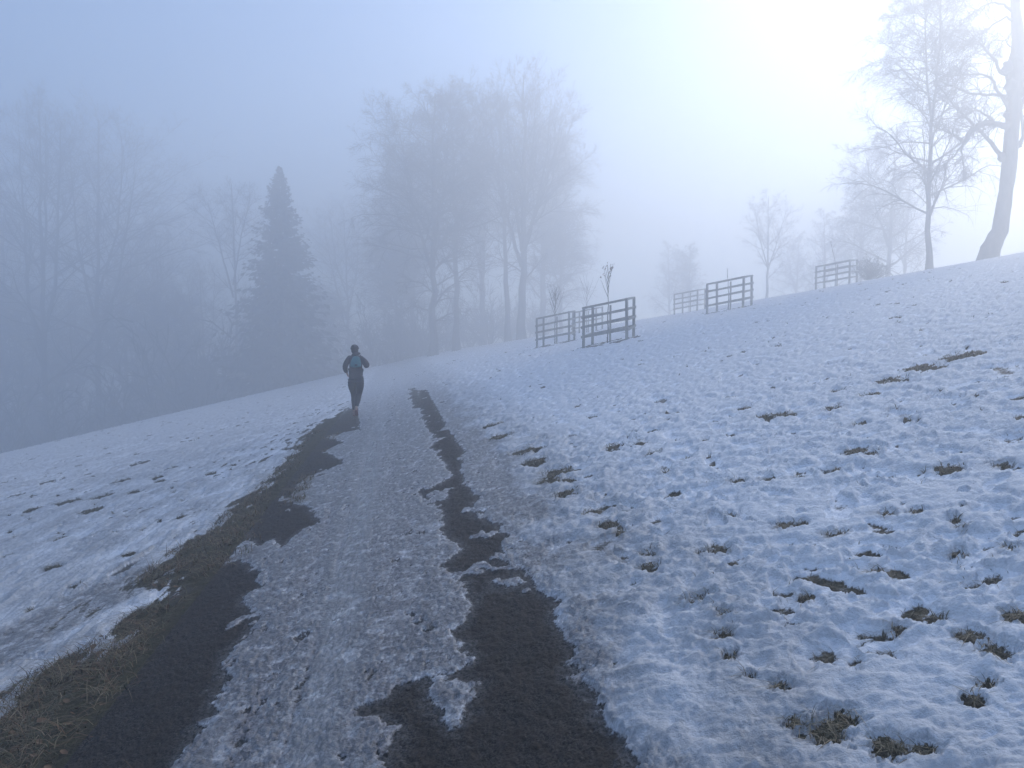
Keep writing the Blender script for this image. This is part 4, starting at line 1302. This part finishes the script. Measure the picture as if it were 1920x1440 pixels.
skin_mesh('hood', ({'a': ((-.09, .02, 1.50), .045), 'b': ((-.02, -.035, 1.525), .055), 'c': ((.06, -.03, 1.545), .048), 'd': ((.125, -.01, 1.55), .022)},
    [('a', 'b'), ('b', 'c'), ('c', 'd')]), JACKET, runner, 2)
skin_mesh('leggings', ({'pel': ((0, .0, 1.06), (.17, .12)), 'seat': ((0, -.01, .95), (.205, .15)),
    'hpl': ((-.095, 0, .88), (.128, .13)), 'thl': ((-.092, .035, .75), (.118, .118)), 'th2': ((-.075, .09, .63), (.094, .09)), 'knl': ((-.06, .12, .535), .076), 'cal': ((-.057, .085, .41), .078), 'a1l': ((-.053, .055, .27), .058), 'anl': ((-.05, .04, .16), .048),
    'hpr': ((.095, 0, .88), (.128, .13)), 'thr': ((.092, .0, .75), (.118, .118)), 'th2r': ((.077, .02, .63), (.094, .09)), 'knr': ((.062, .02, .53), .076), 'car': ((.052, -.09, .43), .078), 'a1r': ((.04, -.17, .33), .058), 'anr': ((.033, -.235, .25), .048)},
    [('pel', 'seat'), ('seat', 'hpl'), ('hpl', 'thl'), ('thl', 'th2'), ('th2', 'knl'), ('knl', 'cal'), ('cal', 'a1l'), ('a1l', 'anl'),
     ('seat', 'hpr'), ('hpr', 'thr'), ('thr', 'th2r'), ('th2r', 'knr'), ('knr', 'car'), ('car', 'a1r'), ('a1r', 'anr')]), LEGGING, runner, 2, 'seat')
skin_mesh('hair', ({'a': ((-.02, .015, 1.53), (.07, .06)), 'b': ((-.022, .02, 1.60), (.095, .085)), 'c': ((-.024, .03, 1.66), (.10, .10))}, [('a', 'b'), ('b', 'c')]), HAIR, runner, 2)
skin_mesh('beanie', ({'a': ((-.023, .035, 1.62), (.112, .12)), 'b': ((-.025, .04, 1.68), (.112, .122)), 'c': ((-.026, .035, 1.735), (.085, .09)), 'd': ((-.026, .035, 1.77), (.045, .05))}, [('a', 'b'), ('b', 'c'), ('c', 'd')]), KNIT, runner, 2)
pk = skin_mesh('backpack', ({'a': ((.012, -.125, 1.20), (.15, .05)), 'b': ((.014, -.13, 1.28), (.152, .062)), 'c': ((.024, -.12, 1.39), (.125, .06)), 'd': ((.04, -.09, 1.49), (.08, .05))},
    [('a', 'b'), ('b', 'c'), ('c', 'd')]), TEAL, runner, 2)
for sx in (-1, 1):
    skin_mesh('strap', ({'a': ((sx * .075 + .03, -.08, 1.47), .016), 'b': ((sx * .10 + .01, .02, 1.51), .016), 'c': ((sx * .11, .12, 1.46), .016), 'd': ((sx * .13, .17, 1.33), .016)},
        [('a', 'b'), ('b', 'c'), ('c', 'd')]), STRAP, pk, 1)
skin_mesh('pocket', ({'a': ((-.01, -.178, 1.275), (.03, .018)), 'b': ((.07, -.178, 1.275), (.03, .018))}, [('a', 'b')]), STRAP, pk, 1)
for (ank, ball, toe, heel) in (((-.05, .035, .13), (-.055, .14, .055), (-.06, .215, .05), (-.05, .01, .07)), ((.03, -.25, .20), (.032, -.235, .09), (.033, -.20, .045), (.03, -.285, .20))):
    sh = skin_mesh('shoe', ({'h': (heel, .045), 'm': (tuple((np.array(heel) + ball) / 2 + np.array([0, .01, .005])), (.044, .04)), 'b': (ball, (.048, .036)), 't': (toe, (.036, .026)), 'a': (ank, .044)},
        [('h', 'm'), ('m', 'b'), ('b', 't'), ('h', 'a')]), SHOE, runner, 2)
    hv, bv, tv = np.array(heel), np.array(ball), np.array(toe)
    up_ = np.array([0, .0, 1.0]) if heel[1] > -.1 else np.array([0, 1.0, .25])
    off = -up_ / np.linalg.norm(up_) * .036
    skin_mesh('sole', ({'h': (tuple(hv + off), (.044, .014)), 'm': (tuple((hv + bv) / 2 + off), (.040, .014)), 'b': (tuple(bv + off), (.048, .014)), 't': (tuple(tv + off * .6), (.036, .012))},
        [('h', 'm'), ('m', 'b'), ('b', 't')]), SOLE, sh, 1)

# ------------------------------------------------------------------ air
def haze_box():
    x0, x1, y0, y1, z0, z1 = -172, 172, -122, 216, -24, 37.0
    V = np.array([(x, y, z) for z in (z0, z1) for y in (y0, y1) for x in (x0, x1)], float)
    F = np.array([(0, 2, 3, 1), (4, 5, 7, 6), (0, 1, 5, 4), (2, 6, 7, 3), (0, 4, 6, 2), (1, 3, 7, 5)])
    m = bpy.data.materials.new('haze')
    m.use_nodes = True
    nt = m.node_tree; nt.nodes.clear()
    v = nt.nodes.new('ShaderNodeVolumePrincipled'); o = nt.nodes.new('ShaderNodeOutputMaterial')
    v.inputs['Color'].default_value = (.85, .865, .885, 1)
    v.inputs['Density'].default_value = HAZE_DENSITY
    v.inputs['Anisotropy'].default_value = .61
    nt.links.new(v.outputs[0], o.inputs['Volume'])
    tag(link('haze', mesh_from('haze', V, F, m, False)), 'pale blue fog filling the whole park', 'fog', None, 'stuff')
haze_box()
